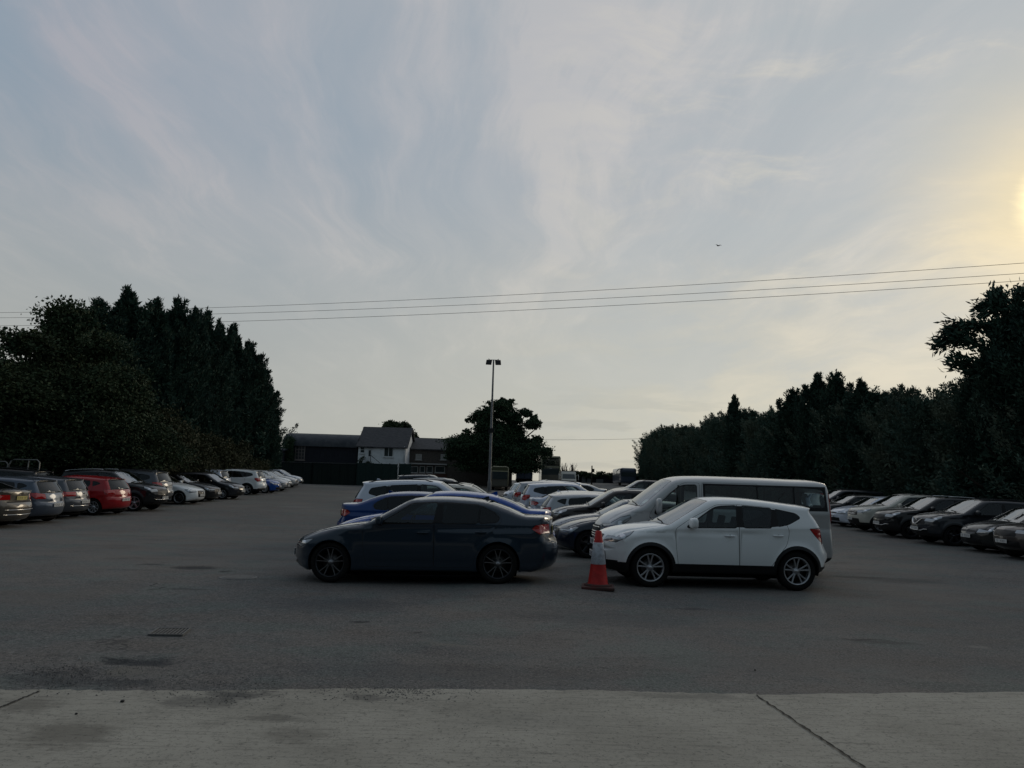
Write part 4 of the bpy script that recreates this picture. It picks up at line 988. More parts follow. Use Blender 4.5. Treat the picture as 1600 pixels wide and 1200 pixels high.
# joint lines (a strip of dark filler)
JOINT = noisy('joint_filler', (.02,.02,.019), (.05,.047,.042), 20, .95, .3)
def joint(p0, p1, w0):
    a, b = at(*p0), at(*p1); n = 40; d = (b-a).normalized(); s_ = Vector((-d.y, d.x, 0)); V = []
    for i in range(n+1):
        p = a.lerp(b, i/n)+s_*random.uniform(-.008, .008); ww = w0*random.uniform(.55, 1.25)
        for sg in (-1, 1): V.append((p.x+s_.x*ww*sg, p.y+s_.y*ww*sg, gz(p.x, p.y)+.0145))
    mb = MB(); mb.add(V, [(2*i, 2*i+1, 2*i+3, 2*i+2) for i in range(n)]); tag(mb.build('road_joint', [JOINT]), kind='structure')
joint((1181, 1088), (1352, 1203), .009); joint((62, 1082), (-10, 1112), .010)
# loose grit along the strip's edge
mb = MB()
def stone(x, y, z, r):
    a = random.uniform(0, 6.28); V = []
    for k in range(5): t = a+2*pi*k/5; V.append((x+cos(t)*r*random.uniform(.6, 1), y+sin(t)*r*random.uniform(.6, 1), z))
    V.append((x+random.uniform(-.3, .3)*r, y+random.uniform(-.3, .3)*r, z+r*random.uniform(.5, .9)))
    mb.add(V, [(k, (k+1) % 5, 5) for k in range(5)])
for (cx, cy, sx, sy, n, r0, r1) in [(620, 1082, 130, 12, 500, .003, .009), (300, 1060, 260, 18, 900, .003, .010), (90, 1055, 90, 22, 600, .003, .012), (350,1090,120,16,200,.003,.008), (1150, 1090, 350, 25, 160, .002, .006), (700, 1140, 600, 45, 260, .002, .006), (220, 1040, 60, 12, 240, .003, .009), (1000,1000,500,60,200,.003,.008), (380,960,300,60,200,.003,.008)]:
    for _ in range(n):
        p = at(random.gauss(cx, sx*.5), min(1195, random.gauss(cy, sy*.6))); stone(p.x, p.y, gz(p.x, p.y)+(.010 if p.y < at(800, 1082).y+.0 else -.001), random.uniform(r0, r1))
GRIT = noisy('grit', (.05,.05,.052), (.14,.135,.13), 40, .95, 0)
tag(mb.build('gravel', [GRIT]), kind='stuff')
for (px, py, r0, nm) in [(191, 1099, .016, 0), (119, 1118, .010, 1), (1180, 1049, .012, 2), (124, 1032, .014, 3)]:
    p = at(px, py); bm = bmesh.new(); bmesh.ops.create_icosphere(bm, subdivisions=2, radius=r0)
    for v in bm.verts: v.co *= random.uniform(.75, 1.15); v.co.z *= .7
    me = bpy.data.meshes.new('stone'); bm.to_mesh(me); bm.free()
    o = link('stone', me, [pbr('stone_mat%d' % nm, (.03,.03,.03) if nm != 3 else (.32,.31,.29), .9)], loc=(p.x, p.y, p.z+r0*.5+.008))
    tag(o, ['dark stone lying on the concrete, largest of the loose ones', 'small dark pebble on the concrete beside the larger stone', 'little black stone on the asphalt in the right foreground', 'pale stone on the broken asphalt beside the pothole'][nm], 'stone')
# drain grate
IRON = noisy('cast_iron', (.12,.117,.11), (.17,.165,.155), 25, .6, .3)
HOLE = pbr('drain_hole', (.003,.003,.003), .9)
a, b, c_, d_ = at(232, 993.5), at(284, 994.5), at(297, 984), at(248, 983.5)
ctr = (a+b+c_+d_)/4; t = empty('drain_grate', ctr); tag(t, 'iron slotted drain grate set in the asphalt', 'drain')
fr = MB(); hl = MB()
A, B, C_, D_ = [Vector((p.x-ctr.x, p.y-ctr.y, 0)) for p in (a, b, c_, d_)]
def bar(m, p, q, wd, z0, z1):
    d = (q-p).normalized(); s_ = Vector((-d.y, d.x, 0))*wd; V = [p+s_, p-s_, q-s_, q+s_]
    m.add([(v.x, v.y, z0) for v in V]+[(v.x, v.y, z1) for v in V], [(0,1,2,3),(7,6,5,4),(0,4,5,1),(1,5,6,2),(2,6,7,3),(3,7,4,0)])
for p, q in ((A,B),(B,C_),(C_,D_),(D_,A)): bar(fr, p, q, .009, -.01, .022)
for k in range(1, 9): bar(fr, A.lerp(B, k/9), D_.lerp(C_, k/9), .007, -.01, .020)
hl.add([(p.x, p.y, .010) for p in (A, B, C_, D_)], [(0, 1, 2, 3)])
fr.build('grate_bars', [IRON], t); hl.build('drain_opening', [HOLE], t)
# manhole cover
p = at(372, 903); t = empty('manhole_cover', (p.x, p.y, p.z)); tag(t, 'round iron manhole cover in the asphalt near the grey saloon', 'manhole cover')
m = MB(); rM = (at(402, 903)-at(342, 903)).length/2
m.lathe([(0, .012), (rM*.86, .012), (rM*.87, .007), (rM*.90, .007), (rM*.91, .014), (rM, .014), (rM+.01, -.01)], 48)
for k in range(-6, 7):
    for j in range(-6, 7):
        if hypot(k, j) < 6: m.box(k*rM*.13-.011, k*rM*.13+.011, j*rM*.13-.02, j*rM*.13+.02, .0115, .016)
m.build('cover_plate', [IRON], t)

# ------------------------------------------------------------ traffic cone
p = at(934, 920); t = empty('traffic_cone', (p.x, p.y, p.z), R(-6)); tag(t, 'tall red and white traffic cone standing at the nose of the white crossover', 'traffic cone')
CRED = noisy('cone_red', (.50,.026,.022), (.38,.020,.018), 9, .55, .1)
CBASE = noisy('cone_base', (.10,.030,.026), (.06,.035,.030), 9, .8, .2); CWH = noisy('cone_sleeve', (.50,.53,.58), (.34,.35,.38), 18, .35, .1, lo=.4, hi=.7)
H = .95; m = MB(); m.box(-.27, .27, -.27, .27, 0, .055, bev=.02); m.lathe([(.235, .05), (.235, .075), (.19, .09)], 32); m.build('cone_base', [CBASE], t)
def rad(z): return .165-(z-.09)/(H-.09)*.115
m = MB(); m.lathe([(rad(.09)+.01, .085), (rad(.09), .10), (rad(.40), .40), (rad(H-.01), H-.01), (rad(H)-.008, H), (rad(H)-.012, H-.005), (.03, .5)], 32); m.build('cone_body', [CRED], t)
m = MB(); m.lathe([(rad(.41)+.001, .405), (rad(.41)+.006, .412), (rad(.76)+.006, .755), (rad(.76)+.001, .76)], 32)
m.build('reflective_sleeve', [CWH], t)

# ------------------------------------------------------------ the cars
C = {}
for nm, cc, mt, dr in [('grey_blue', (.020,.034,.052), .2, .0), ('blue', (.002,.065,.32), .0, .0), ('blue_dark', (.002,.040,.18), .0, .0), ('white', (.84,.86,.86), 0, .04), ('white_cool', (.60,.64,.72), .1, .1),
        ('silver', (.36,.37,.39), .6, .15), ('silver_warm', (.46,.465,.465), .35, .08), ('lilac', (.50,.53,.62), .3, .1), ('black', (.006,.0065,.008), .0, .1), ('dark_grey', (.024,.026,.032), .2, .1), ('navy', (.012,.018,.032), .3, .05),
        ('red', (.34,.008,.012), .0, .04), ('bronze', (.12,.105,.085), .5, .15), ('brown', (.028,.023,.022), .3, .1), ('steel', (.085,.105,.14), .4, .1), ('mid_grey', (.09,.095,.108), .4, .1), ('taupe', (.060,.052,.050), .4, .1), ('cream', (.50,.48,.42), .1, .15), ('dark_green', (.018,.020,.020), .2, .1)]:
    C[nm] = paint(nm, cc, mt, dr)
def by_edge(kind, px, Y, side, nose, paint_, label, yaw=0.0, name='parked_car', py=None, cat='car', group='cars parked in the yard', scale=(1,1,1), detail=True, over={}):
    """side: which end of the car shows at px ('l' or 'r'); nose: where the nose points."""
    sh = PROTO[kind][2]; xn, xt = sh['C'][:, 0].max()*scale[0], sh['C'][:, 0].min()*scale[0]
    py = py or (755+(px-800)*.03+1200/Y*1.0)
    e = at_y(px, py, Y); hd = 0.0 if nose == 'r' else pi
    if side == 'l': X = e.x+(-xt if nose == 'r' else xn)
    else: X = e.x-(xn if nose == 'r' else -xt)
    return place_car(kind, X, Y, hd+yaw, paint_, label, name, group, cat, detail, scale, over)
mid = 'cars in the two middle columns'
# front of the two middle columns
by_edge('sedan', 468, 13.95, 'l', 'l', C['grey_blue'], 'dark grey saloon with black multi-spoke wheels, nearest car of the left middle column', R(-1.5), group=mid, scale=(1.0,1,1), over={'rim': [EDGEALLOY, DKALLOY]})
by_edge('cross', 924, 14.75, 'l', 'l', C['white'], 'white crossover with black lower cladding beside the traffic cone', R(4), group=mid, scale=(1.01,1,1))
by_edge('van', 925, 17.35, 'l', 'l', C['silver_warm'], 'silver minibus with long side windows behind the white crossover', R(1.0), name='parked_minibus', cat='minibus', group=mid, scale=(.95,1,1.03))
by_edge('sedan', 868, 16.6, 'r', 'l', C['blue'], 'bright blue saloon directly behind the dark grey saloon, nose to the left', 0, group=mid, scale=(1.02,1,1.085))
by_edge('sedan', 529, 19.6, 'l', 'r', C['blue_dark'], 'blue saloon with its boot to the left, in front of the white off-roader', 0, group=mid, scale=(1,1,1.04))
by_edge('suv', 545, 22.4, 'l', 'r', C['white_cool'], 'large white off-roader with roof spoiler and red tail light behind the blue saloons', 0, group=mid, scale=(1.03,1,1.06), over={'skip': ('grille_bar',)})
LM = [('suv', 833, 25.0, 'r', 'cream', 'cream off-roader nose to the right, behind the white off-roader'),
      ('suv', 826, 27.6, 'r', 'black', 'black off-roader with pale bonnet edge, second behind the white off-roader'),
      ('sedan', 812, 30.4, 'r', 'silver', 'silver saloon between the black off-roader and the floodlight mast'),
      ('hatch', 806, 33.2, 'r', 'white', 'white hatchback in the left middle column left of the mast foot'),
      ('suv_s', 775, 36.2, 'r', 'dark_grey', 'dark grey off-roader with bright roof rails in the left middle column'),
      ('hatch', 750, 39.5, 'r', 'silver_warm', 'pale silver hatchback far back in the left middle column'),
      ('sedan', 742, 43.0, 'r', 'white_cool', 'white saloon far back in the left middle column'),
      ('suv', 730, 47.0, 'r', 'navy', 'navy off-roader at the back of the left middle column'),
      ('hatch', 716, 51.0, 'r', 'silver', 'small silver hatchback before the stone building')]
for k_, px, Y, sd, cl_, lb in LM: by_edge(k_, px, Y, sd, 'r', C[cl_], lb, R(random.uniform(-2, 2)), group=mid, detail=Y < 32)
RM = [('saloon', 866, 20.0, 'l', 'l', 'navy', 'dark blue saloon with dark spoked wheel beside the silver minibus'),
      ('sedan', 858, 22.3, 'l', 'l', 'steel', 'steel grey saloon second beyond the silver minibus'),
      ('suv_s', 857, 24.6, 'l', 'l', 'brown', 'dark brown off-roader with roof bars beyond the steel grey saloon'),
      ('hatch', 838, 26.7, 'l', 'r', 'silver', 'silver hatchback tail to the left, half hidden by the brown off-roader'),
      ('hatch', 852, 29.0, 'l', 'r', 'silver_warm', 'warm silver hatchback with bright red tail lamp in the right middle column'),
      ('sedan', 823, 31.6, 'l', 'r', 'lilac', 'pale lilac saloon with round red tail lamp in the right middle column'),
      ('mpv', 808, 34.4, 'l', 'r', 'lilac', 'pale silver people carrier with long dark side window, right middle column'),
      ('mpv', 797, 37.6, 'l', 'r', 'silver', 'silver people carrier with sweeping roof line before the double-deck bus'),
      ('suv', 783, 41.0, 'l', 'l', 'white_cool', 'white off-roader with small dark rear side window, right middle column'),
      ('hatch', 790, 44.8, 'l', 'r', 'white', 'white hatchback near the back of the right middle column'),
      ('sedan', 835, 48.5, 'l', 'l', 'silver', 'silver saloon at the back of the right middle column'),
      ('suv', 950, 52.0, 'l', 'l', 'dark_grey', 'dark grey off-roader right at the back beside the minibus roof')]
for k_, px, Y, sd, ns, cl_, lb in RM: by_edge(k_, px, Y, sd, ns, C[cl_], lb, R(random.uniform(-1.5, 1.5)), group=mid, detail=Y < 32, over={'rim': [DKALLOY, DKALLOY]} if k_ == 'saloon' else {})
lf = 'cars in the left-hand row before the trees'
LR = [('saloon', 36, 23.4, 'l', 'bronze', 'beige saloon with yellow number plate, leftmost car of the left row', 4),
      ('hatch', 92, 25.6, 'l', 'steel', 'blue-grey hatchback with wide red tail lamp, second car of the left row', 2),
      ('golf', 134, 28.0, 'l', 'mid_grey', 'grey hatchback with round badge on its tailgate, left of the red hatchback', 0),
      ('hatch', 201, 30.4, 'l', 'red', 'red hatchback in the left row', -3),
      ('suv_s', 259, 33.2, 'r', 'black', 'black off-roader with bright roof rails, nose out beside the red hatchback', 0),
      ('suv', 267, 36.0, 'l', 'mid_grey', 'grey-blue off-roader tail out with red lamp and pale number plate', 0),
      ('saloon', 318, 38.8, 'r', 'white', 'white coupe-like saloon nose out in the left row', -2),
      ('saloon', 343, 41.6, 'r', 'black', 'black saloon with bright headlamp beside the white saloon', 0),
      ('hatch', 381, 44.6, 'r', 'dark_grey', 'dark grey hatchback nose out before the white off-roader', -3),
      ('suv', 360, 48.0, 'l', 'white_cool', 'small white off-roader roof showing over the dark grey hatchback', 0),
      ('suv', 415, 50.8, 'l', 'white', 'white off-roader tail out with black lower bumper', 0),
      ('hatch', 438, 54.0, 'r', 'blue', 'bright blue hatchback nose out in the left row', 0),
      ('sedan', 451, 57.4, 'r', 'silver', 'silver saloon just beyond the bright blue hatchback', 0),
      ('hatch', 455, 61.0, 'r', 'white', 'white hatchback second beyond the bright blue hatchback', 0),
      ('sedan', 465, 65.4, 'r', 'silver_warm', 'pale silver saloon, last but one of the left row', 0),
      ('hatch', 472, 69.6, 'r', 'white_cool', 'white hatchback at the far end of the left row', 0)]
for k_, px, Y, ns, cl_, lb, yw in LR:
    by_edge(k_, px, Y, 'r', ns, C[cl_], lb, R(yw+random.uniform(-1.5, 1.5)), group=lf, detail=Y < 45, scale=(.97, .97, .97) if Y > 45 else (1, 1, 1),
            over={'wheel': RUBBER, 'number_plate': [PLY, PLT]} if px == 36 else ({'rim': [DKALLOY]} if cl_ == 'white' and k_ == 'saloon' else {}))
by_edge('suv', 84, 30.5, 'r', 'l', C['black'], 'black off-roader roof behind the blue-grey hatchback, under the metal frames', R(3), group=lf, detail=False)
rt_ = 'cars in the right-hand row before the hedge'
RR = [('mpv', 1566, 21.8, 'taupe', 'brown-grey people carrier, rightmost car of the right row', -2, 'scale', (.93,1,.90)),
      ('hatch', 1511, 24.2, 'dark_green', 'dark hatchback with bright badge between the brown-grey carrier and the grey off-roader', -3, '', (1,1,1)),
      ('suv_v', 1431, 26.9, 'dark_grey', 'dark grey off-roader with bright V-shaped grille and round badge', -3, '', (1,1,1)),
      ('suv_s', 1371, 29.6, 'black', 'black off-roader with angled bright bumper trim left of the grey off-roader', -3, '', (1,1,1)),
      ('suv', 1329, 32.4, 'cream', 'pale off-roader with three bright grille bars in the right row', -3, '', (1,1,1)),
      ('hatch', 1299, 35.2, 'white_cool', 'pale blue-white hatchback with five-spoke wheel right of the minibus tail', -2, '', (1,1,.97)),
      ('sedan', 1262, 38.0, 'black', 'black saloon roof just right of the minibus tail', -2, '', (1,1,1)),
      ('suv', 1250, 41.0, 'dark_grey', 'dark grey off-roader roof, farthest seen right of the minibus', -2, '', (1,1,1))]
for k_, px, Y, cl_, lb, yw, _, sc_ in RR:
    by_edge(k_, px, Y, 'l', 'l', C[cl_], lb, R(yw), group=rt_, scale=(sc_[0], sc_[1], sc_[2]*(.94 if 'suv' in k_ else .97)), detail=Y < 36, over={'rim': [DKALLOY, DKALLOY]} if cl_ in ('dark_grey', 'black', 'dark_green') else {})
# ------------------------------------------------------------ trees
def leaf_mat(name, c0, c1, c2):
    m = pbr(name, c0, .75, spec=.15); q = NG(m.node_tree); b = m.node_tree.nodes['Principled BSDF']
    tc = q.new('ShaderNodeTexCoord').outputs['Object']
    k = q.mix(q.rng(q.noise(tc, .55, 4, .6), .35, .62), c0, c1); k = q.mix(q.rng(q.noise(tc, 3.2, 3, .7), .52, .72), k, c2)
    q.l.new(k, b.inputs['Base Color']); return m
CYP = leaf_mat('cypress_foliage', (.020,.046,.036), (.034,.068,.048), (.048,.080,.050))
CYPC = leaf_mat('hedge_foliage_dark', (0.045,0.087,0.070), (0.070,0.110,0.081), (0.090,0.118,0.078))
CYPB = leaf_mat('hedge_foliage', (0.063,0.098,0.076), (0.098,0.124,0.086), (0.121,0.128,0.092))
BRD = leaf_mat('broadleaf_foliage', (0.027,0.049,0.027), (0.049,0.070,0.034), (0.084,0.092,0.043))
SHB = leaf_mat('shrub_foliage', (0.051,0.057,0.030), (0.075,0.075,0.039), (0.102,0.093,0.054))
SYC = leaf_mat('sycamore_foliage', (0.024,0.052,0.030), (0.040,0.072,0.036), (0.068,0.092,0.044))
BARK = noisy('bark', (.035,.028,.022), (.07,.058,.045), 6, .95, .6, stretch=(1,1,.25))
def rnd(n, a=0., b=1.): return rng.uniform(a, b, n)
def unit(v): return v/(np.linalg.norm(v, axis=-1, keepdims=True)+1e-9)
def cards(P_, Dv, L, W_, bend=.0):               # leaf cards: pointed quads from P along D
    n = len(P_); r_ = unit(rng.normal(size=(n, 3))); sd = unit(np.cross(Dv, r_)); L = L[:, None]; W_ = W_[:, None]
    up = np.cross(sd, Dv)
    a = P_; b = P_+Dv*L*.45+sd*W_; c_ = P_+Dv*L+up*L*bend; d = P_+Dv*L*.45-sd*W_
    V = np.stack([a, b, c_, d], 1).reshape(-1, 3); i = np.arange(n)*4
    Fc = np.stack([i, i+1, i+2, i+3], 1); return V, Fc
def np_mesh(name, V, Fq):
    me = bpy.data.meshes.new(name); n = len(Fq); me.vertices.add(len(V)); me.vertices.foreach_set('co', V.astype(np.float32).ravel())
    me.loops.add(n*4); me.loops.foreach_set('vertex_index', Fq.astype(np.int32).ravel()); me.polygons.add(n)
    me.polygons.foreach_set('loop_start', np.arange(n, dtype=np.int32)*4); me.polygons.foreach_set('loop_total', np.full(n, 4, np.int32)); me.update(calc_edges=True); return me
def conifer_mesh(H, R0, shape, nb, per, seed, lsz=.34, spires=1, up=.5):
    global rng
    rng = np.random.default_rng(seed); Vs = []; Fs = []; off = 0; tips = []
    az0 = 0
    for k in range(nb):
        t = (k+.5)/nb; t = t**.9; az = k*2.39996+rng.normal()*.25
        L = max(.3, R0*shape(t)*rng.uniform(.5, 1.2)*(1.18 if rng.uniform() < .13 else 1)*(1+.22*sin(2*az+9*t+seed)))
        sp = int(rng.integers(spires)) if spires > 1 and t > .6 else 0
        cx = cy = 0
        if spires > 1: cx, cy = [(0, 0), (.9, .4), (-.8, .5), (.1, -.9)][sp]; cx *= max(0, t-.3)*R0*.55; cy *= max(0, t-.3)*R0*.55
        z0 = H*t*(.90 if sp else 1.0)*.97
        el = .15+up*rng.uniform(.5, 1.2)+.35*t
        d0 = np.array((cos(az)*cos(el), sin(az)*cos(el), sin(el)))
        n = int(per*(.35+L/R0)); u = rng.uniform(.22, 1.0, n)**.8
        curve = np.array((0, 0, .22*L))
        P_ = np.array((cx, cy, z0-.25*L))+d0[None]*(u*L)[:, None]+curve[None]*(u**2)[:, None]+rng.normal(size=(n, 3))*(.06+.13*L*(1-u))[:, None]
        Dv = unit(d0[None]*1.0+rng.normal(size=(n, 3))*.55+np.array((0, 0, .35)))
        V, Fq = cards(P_, Dv, rng.uniform(.45, 1.15, n)*lsz, rng.uniform(.09, .19, n)*lsz, .15)
        Vs.append(V); Fs.append(Fq+off); off += len(V)
    # leader shoots
    n = 60; sp_ = [(0, 0)]+[(.9, .4), (-.8, .5), (.1, -.9)][:spires-1]
    for i, (a, b) in enumerate(sp_):
        u = rng.uniform(0, 1, n); P_ = np.stack([a*.38*R0+rng.normal(size=n)*.12*(1-u), b*.38*R0+rng.normal(size=n)*.12*(1-u), H*(.90 if i else 1.0)*(.9+.1*u)], 1)
        V, Fq = cards(P_, unit(np.array((.2, 0, 1.))[None]+rng.normal(size=(n, 3))*.45), rng.uniform(.5, 1.1, n)*lsz, rng.uniform(.1, .18, n)*lsz, .1); Vs.append(V); Fs.append(Fq+off); off += len(V)
    # dense inner growth: shorter cards turned every way close to the trunk
    n = int(nb*per*.8); t = rng.uniform(0, .95, n); az = rng.uniform(0, 2*pi, n); rr = np.array([shape(x) for x in t])*R0*np.sqrt(rng.uniform(.02, .34, n))
    P_ = np.stack([rr*np.cos(az), rr*np.sin(az), t*H*.96], 1)
    V, Fq = cards(P_, unit(rng.normal(size=(n, 3))), rng.uniform(.7, 1.4, n)*lsz*1.25, rng.uniform(.2, .4, n)*lsz*1.1); Vs.append(V); Fs.append(Fq+off); off += len(V)
    return np_mesh('crown', np.concatenate(Vs), np.concatenate(Fs))
def blob_mesh(blobs, dens, lsz, seed, wid=.38, name='crown', drop=.15):
    """Leaves in shells of noisy lobes: (cx, cy, cz, rx, ry, rz)."""
    global rng
    rng = np.random.default_rng(seed); Vs = []; Fs = []; off = 0
    for (cx, cy, cz, rx, ry, rz) in blobs:
        ar = (rx*ry+ry*rz+rx*rz)/3*4*pi; nc = max(6, int(ar*dens/22)); cd = unit(rng.normal(size=(nc, 3)))
        rad = rng.uniform(.55, 1.0, nc)**.6*(1+.10*rng.normal(size=nc)); cen = cd*rad[:, None]
        per = 26; P_ = (cen[:, None, :]+rng.normal(size=(nc, per, 3))*(.16*np.array((1, 1, .8)))).reshape(-1, 3)
        Dv = unit(np.repeat(cd, per, 0)*.6+rng.normal(size=(nc*per, 3))*.8+np.array((0, 0, -drop)))
        P_ = P_*np.array((rx, ry, rz))+np.array((cx, cy, cz))
        n = len(P_); V, Fq = cards(P_, Dv, rng.uniform(.6, 1.3, n)*lsz, rng.uniform(.6, 1.2, n)*lsz*wid); Vs.append(V); Fs.append(Fq+off); off += len(V)
        n = int(ar*dens*.5); P_ = rng.normal(size=(n, 3)); P_ = unit(P_)*(rng.uniform(0, 1, n)**.5*.72)[:, None]*np.array((rx, ry, rz))+np.array((cx, cy, cz))
        V, Fq = cards(P_, unit(rng.normal(size=(n, 3))), rng.uniform(1.2, 2.2, n)*lsz, rng.uniform(.8, 1.4, n)*lsz*.6); Vs.append(V); Fs.append(Fq+off); off += len(V)
    return np_mesh(name, np.concatenate(Vs), np.concatenate(Fs))
def trunk_mesh(H, r0, limbs, seed, frac=.9):
    rd = random.Random(seed); m = MB(); pts = []
    x = y = 0
    for k in range(9):
        t = k/8; pts.append((x, y, H*frac*t-.1)); x += rd.uniform(-.06, .06); y += rd.uniform(-.06, .06)
    m.tube(pts, [r0*(1-.82*k/8)+.02 for k in range(9)], 9)
    for k in range(limbs):
        t = rd.uniform(.15, .85); j = int(t*8); p = Vector(pts[j]); az = rd.uniform(0, 6.28); L = H*.22*(1.2-t); q = []
        for i in range(5): u = i/4; q.append(p+Vector((cos(az)*L*u, sin(az)*L*u, L*(.5*u+.25*u*u))))
        m.tube(q, [r0*.35*(1-.75*i/4)*(1-t*.5)+.012 for i in range(5)], 6)
    return m.mesh('trunk')
sh_spire = lambda t: (min(1, t/.28)*.45+.55)*1.12*(1-t**2.3)**.8*(1-.30*t)+.07
sh_round = lambda t: (.80+.2*min(1, t/.2))*max(0, 1-t**3.2)**.6+.03
CON = [(conifer_mesh(10, 2.6, sh_spire, 190, 165, 3+i, .25, [2, 4, 3][i], .6), trunk_mesh(10, .24, 22, i)) for i in range(3)]
HED = [(conifer_mesh(8, 2.7, sh_round, 190, 150, 11+i, .23, [4, 1, 3][i], .45), trunk_mesh(8, .2, 18, 20+i)) for i in range(3)]
def plant(meshes, mats, name, x, y, H, Rr, h0, r0, rz, label, group, cat='tree', sway=0.0):
    t = empty(name, (x, y, gz(x, y)), rz); tag(t, label, cat, group); sc_ = (Rr/r0, Rr/r0, H/h0)
    for me, mt, nm in zip(meshes, mats, ('crown', 'trunk')):
        if me is None: continue
        if not me.materials: me.materials.append(mt)
        o = bpy.data.objects.new(nm, me); col.objects.link(o); o.parent = t; o.scale = sc_; o.rotation_euler = (sway, sway*.6, 0)
        if me.materials[0] != mt: o.material_slots[0].link = 'OBJECT'; o.material_slots[0].material = mt
    return t
def top_at(px, py, Y):
    p = at_y(px, py, Y); return p.x, p.z-gz(p.x, Y)
# left group: tall cypresses behind the row
lt = 'cypresses behind the left row'
for i, (px, py, Y, Rr, v, lb) in enumerate([
    (170, 466, 43, 2.5, 0, 'ragged cypress at the left of the tall group, its tip bent'), (217, 449, 46, 2.7, 1, 'tallest cypress of the left group'),
    (262, 466, 48, 2.2, 0, 'slender cypress just right of the tallest one'), (294, 464, 50, 2.2, 2, 'cypress with a forked tip in the middle of the left group'),
    (318, 480, 52.5, 2.1, 0, 'narrow cypress in the stepped middle of the left group'), (336, 482, 55, 2.1, 2, 'pointed cypress between two narrower ones'),
    (356, 500, 57.5, 2.1, 1, 'dark cypress at the start of the falling skyline'), (378, 506, 60.5, 2.3, 0, 'cypress on the falling right shoulder of the left group'),
    (396, 532, 63.5, 2.3, 2, 'lower cypress third from the right end'), (410, 560, 66.5, 2.2, 0, 'short cypress second from the right end'), (424, 596, 70, 2.0, 1, 'lowest cypress at the right end of the left group'),
    (238, 500, 50, 2.8, 1, 'dark cypress filling in behind the tallest one'), (345, 560, 60, 2.8, 1, 'bushy cypress low in the middle of the left group')]):
    x, H = top_at(px, py, Y); plant(CON[v], (CYP, BARK), 'cypress_tree', x-(.6 if Y < 62 else .35), Y, H*1.0, Rr*(1.25 if Y < 62 else 1.32), 10, 2.6, i*1.3, lb, lt)
# left group: broad-leaved trees in front and at the left edge
def broad(seed, n=12):
    rd = random.Random(seed); bl = []
    for k in range(n):
        a = rd.uniform(0, 6.28); r_ = rd.uniform(.2, 2.0); z = rd.uniform(2.2, 7.6); q = 1.0-max(0, (z-5.2))*.22
        bl.append((cos(a)*r_*q, sin(a)*r_*q, z, rd.uniform(1.0, 1.7)*q+.2, rd.uniform(1.0, 1.7)*q+.2, rd.uniform(.8, 1.3)))
    bl.append((0, 0, 8.1, 1.2, 1.2, .8)); bl.append((0, 0, 4.6, 2.3, 2.3, 2.6)); return bl
BR = [(blob_mesh(broad(k), 95, .15, 40+k), trunk_mesh(8.5, .22, 14, 60+k, .85)) for k in range(2)]
for i, (px, py, Y, Rr, v, lb) in enumerate([(110, 470, 38, 4.0, 0, 'broad-leaved tree with airy top left of the tallest cypress'), (40, 512, 34.5, 4.0, 1, 'broad-leaved tree at the left edge of the photo'),
    (-60, 500, 33, 4.4, 0, 'broad-leaved tree cut by the left edge'), (165, 520, 36.5, 3.4, 1, 'olive-green broad-leaved tree in front of the cypresses'), (205, 600, 39, 3.2, 0, 'lower olive-green tree in front of the tallest cypress')]):
    x, H = top_at(px, py, Y); plant(BR[v], (BRD, BARK), 'broadleaf_tree', x, Y, H, Rr, 8.9, 3.6, i*2.1, lb, 'broad-leaved trees behind the left row')
SH = [blob_mesh([(0, 0, 1.4, 1.7, 1.7, 1.4), (.9, .3, 2.2, 1.1, 1.1, 1.0), (-.8, -.4, 1.9, 1.2, 1.2, 1.2), (.1, .5, 2.9, .9, .9, .8)], 120, .13, 70+k) for k in range(2)]
for i, (px, Y, H, Rr, lb) in enumerate([(270, 42, 5.0, 2.3, 'olive bush in the middle of the left group foot'), (315, 47, 4.4, 2.4, 'brownish bush behind the black saloon'), (352, 52, 3.9, 2.5, 'olive bush behind the white off-roader'),
    (385, 57, 3.4, 2.4, 'low bush behind the bright blue hatchback'), (402, 62, 2.9, 2.3, 'last low bush before the shed'), (150, 38, 4.6, 2.4, 'dark bush behind the red hatchback'), (90, 35.5, 3.6, 2.2, 'dark bush behind the metal frames'),
    (20, 33, 3.6, 2.4, 'dark bush at the left edge behind the beige saloon'), (215, 40, 4.2, 2.3, 'bush behind the grey-blue off-roader'), (418, 70, 3.2, 2.2, 'bush against the dark shed')]):
    p = at_y(px, 720, Y); plant([SH[i % 2]], (SHB if i < 5 else BRD,), 'shrub', p.x-1.2, Y, H, Rr, 3.6, 2.2, i*1.7, lb, 'bushes at the foot of the left trees', 'shrub')
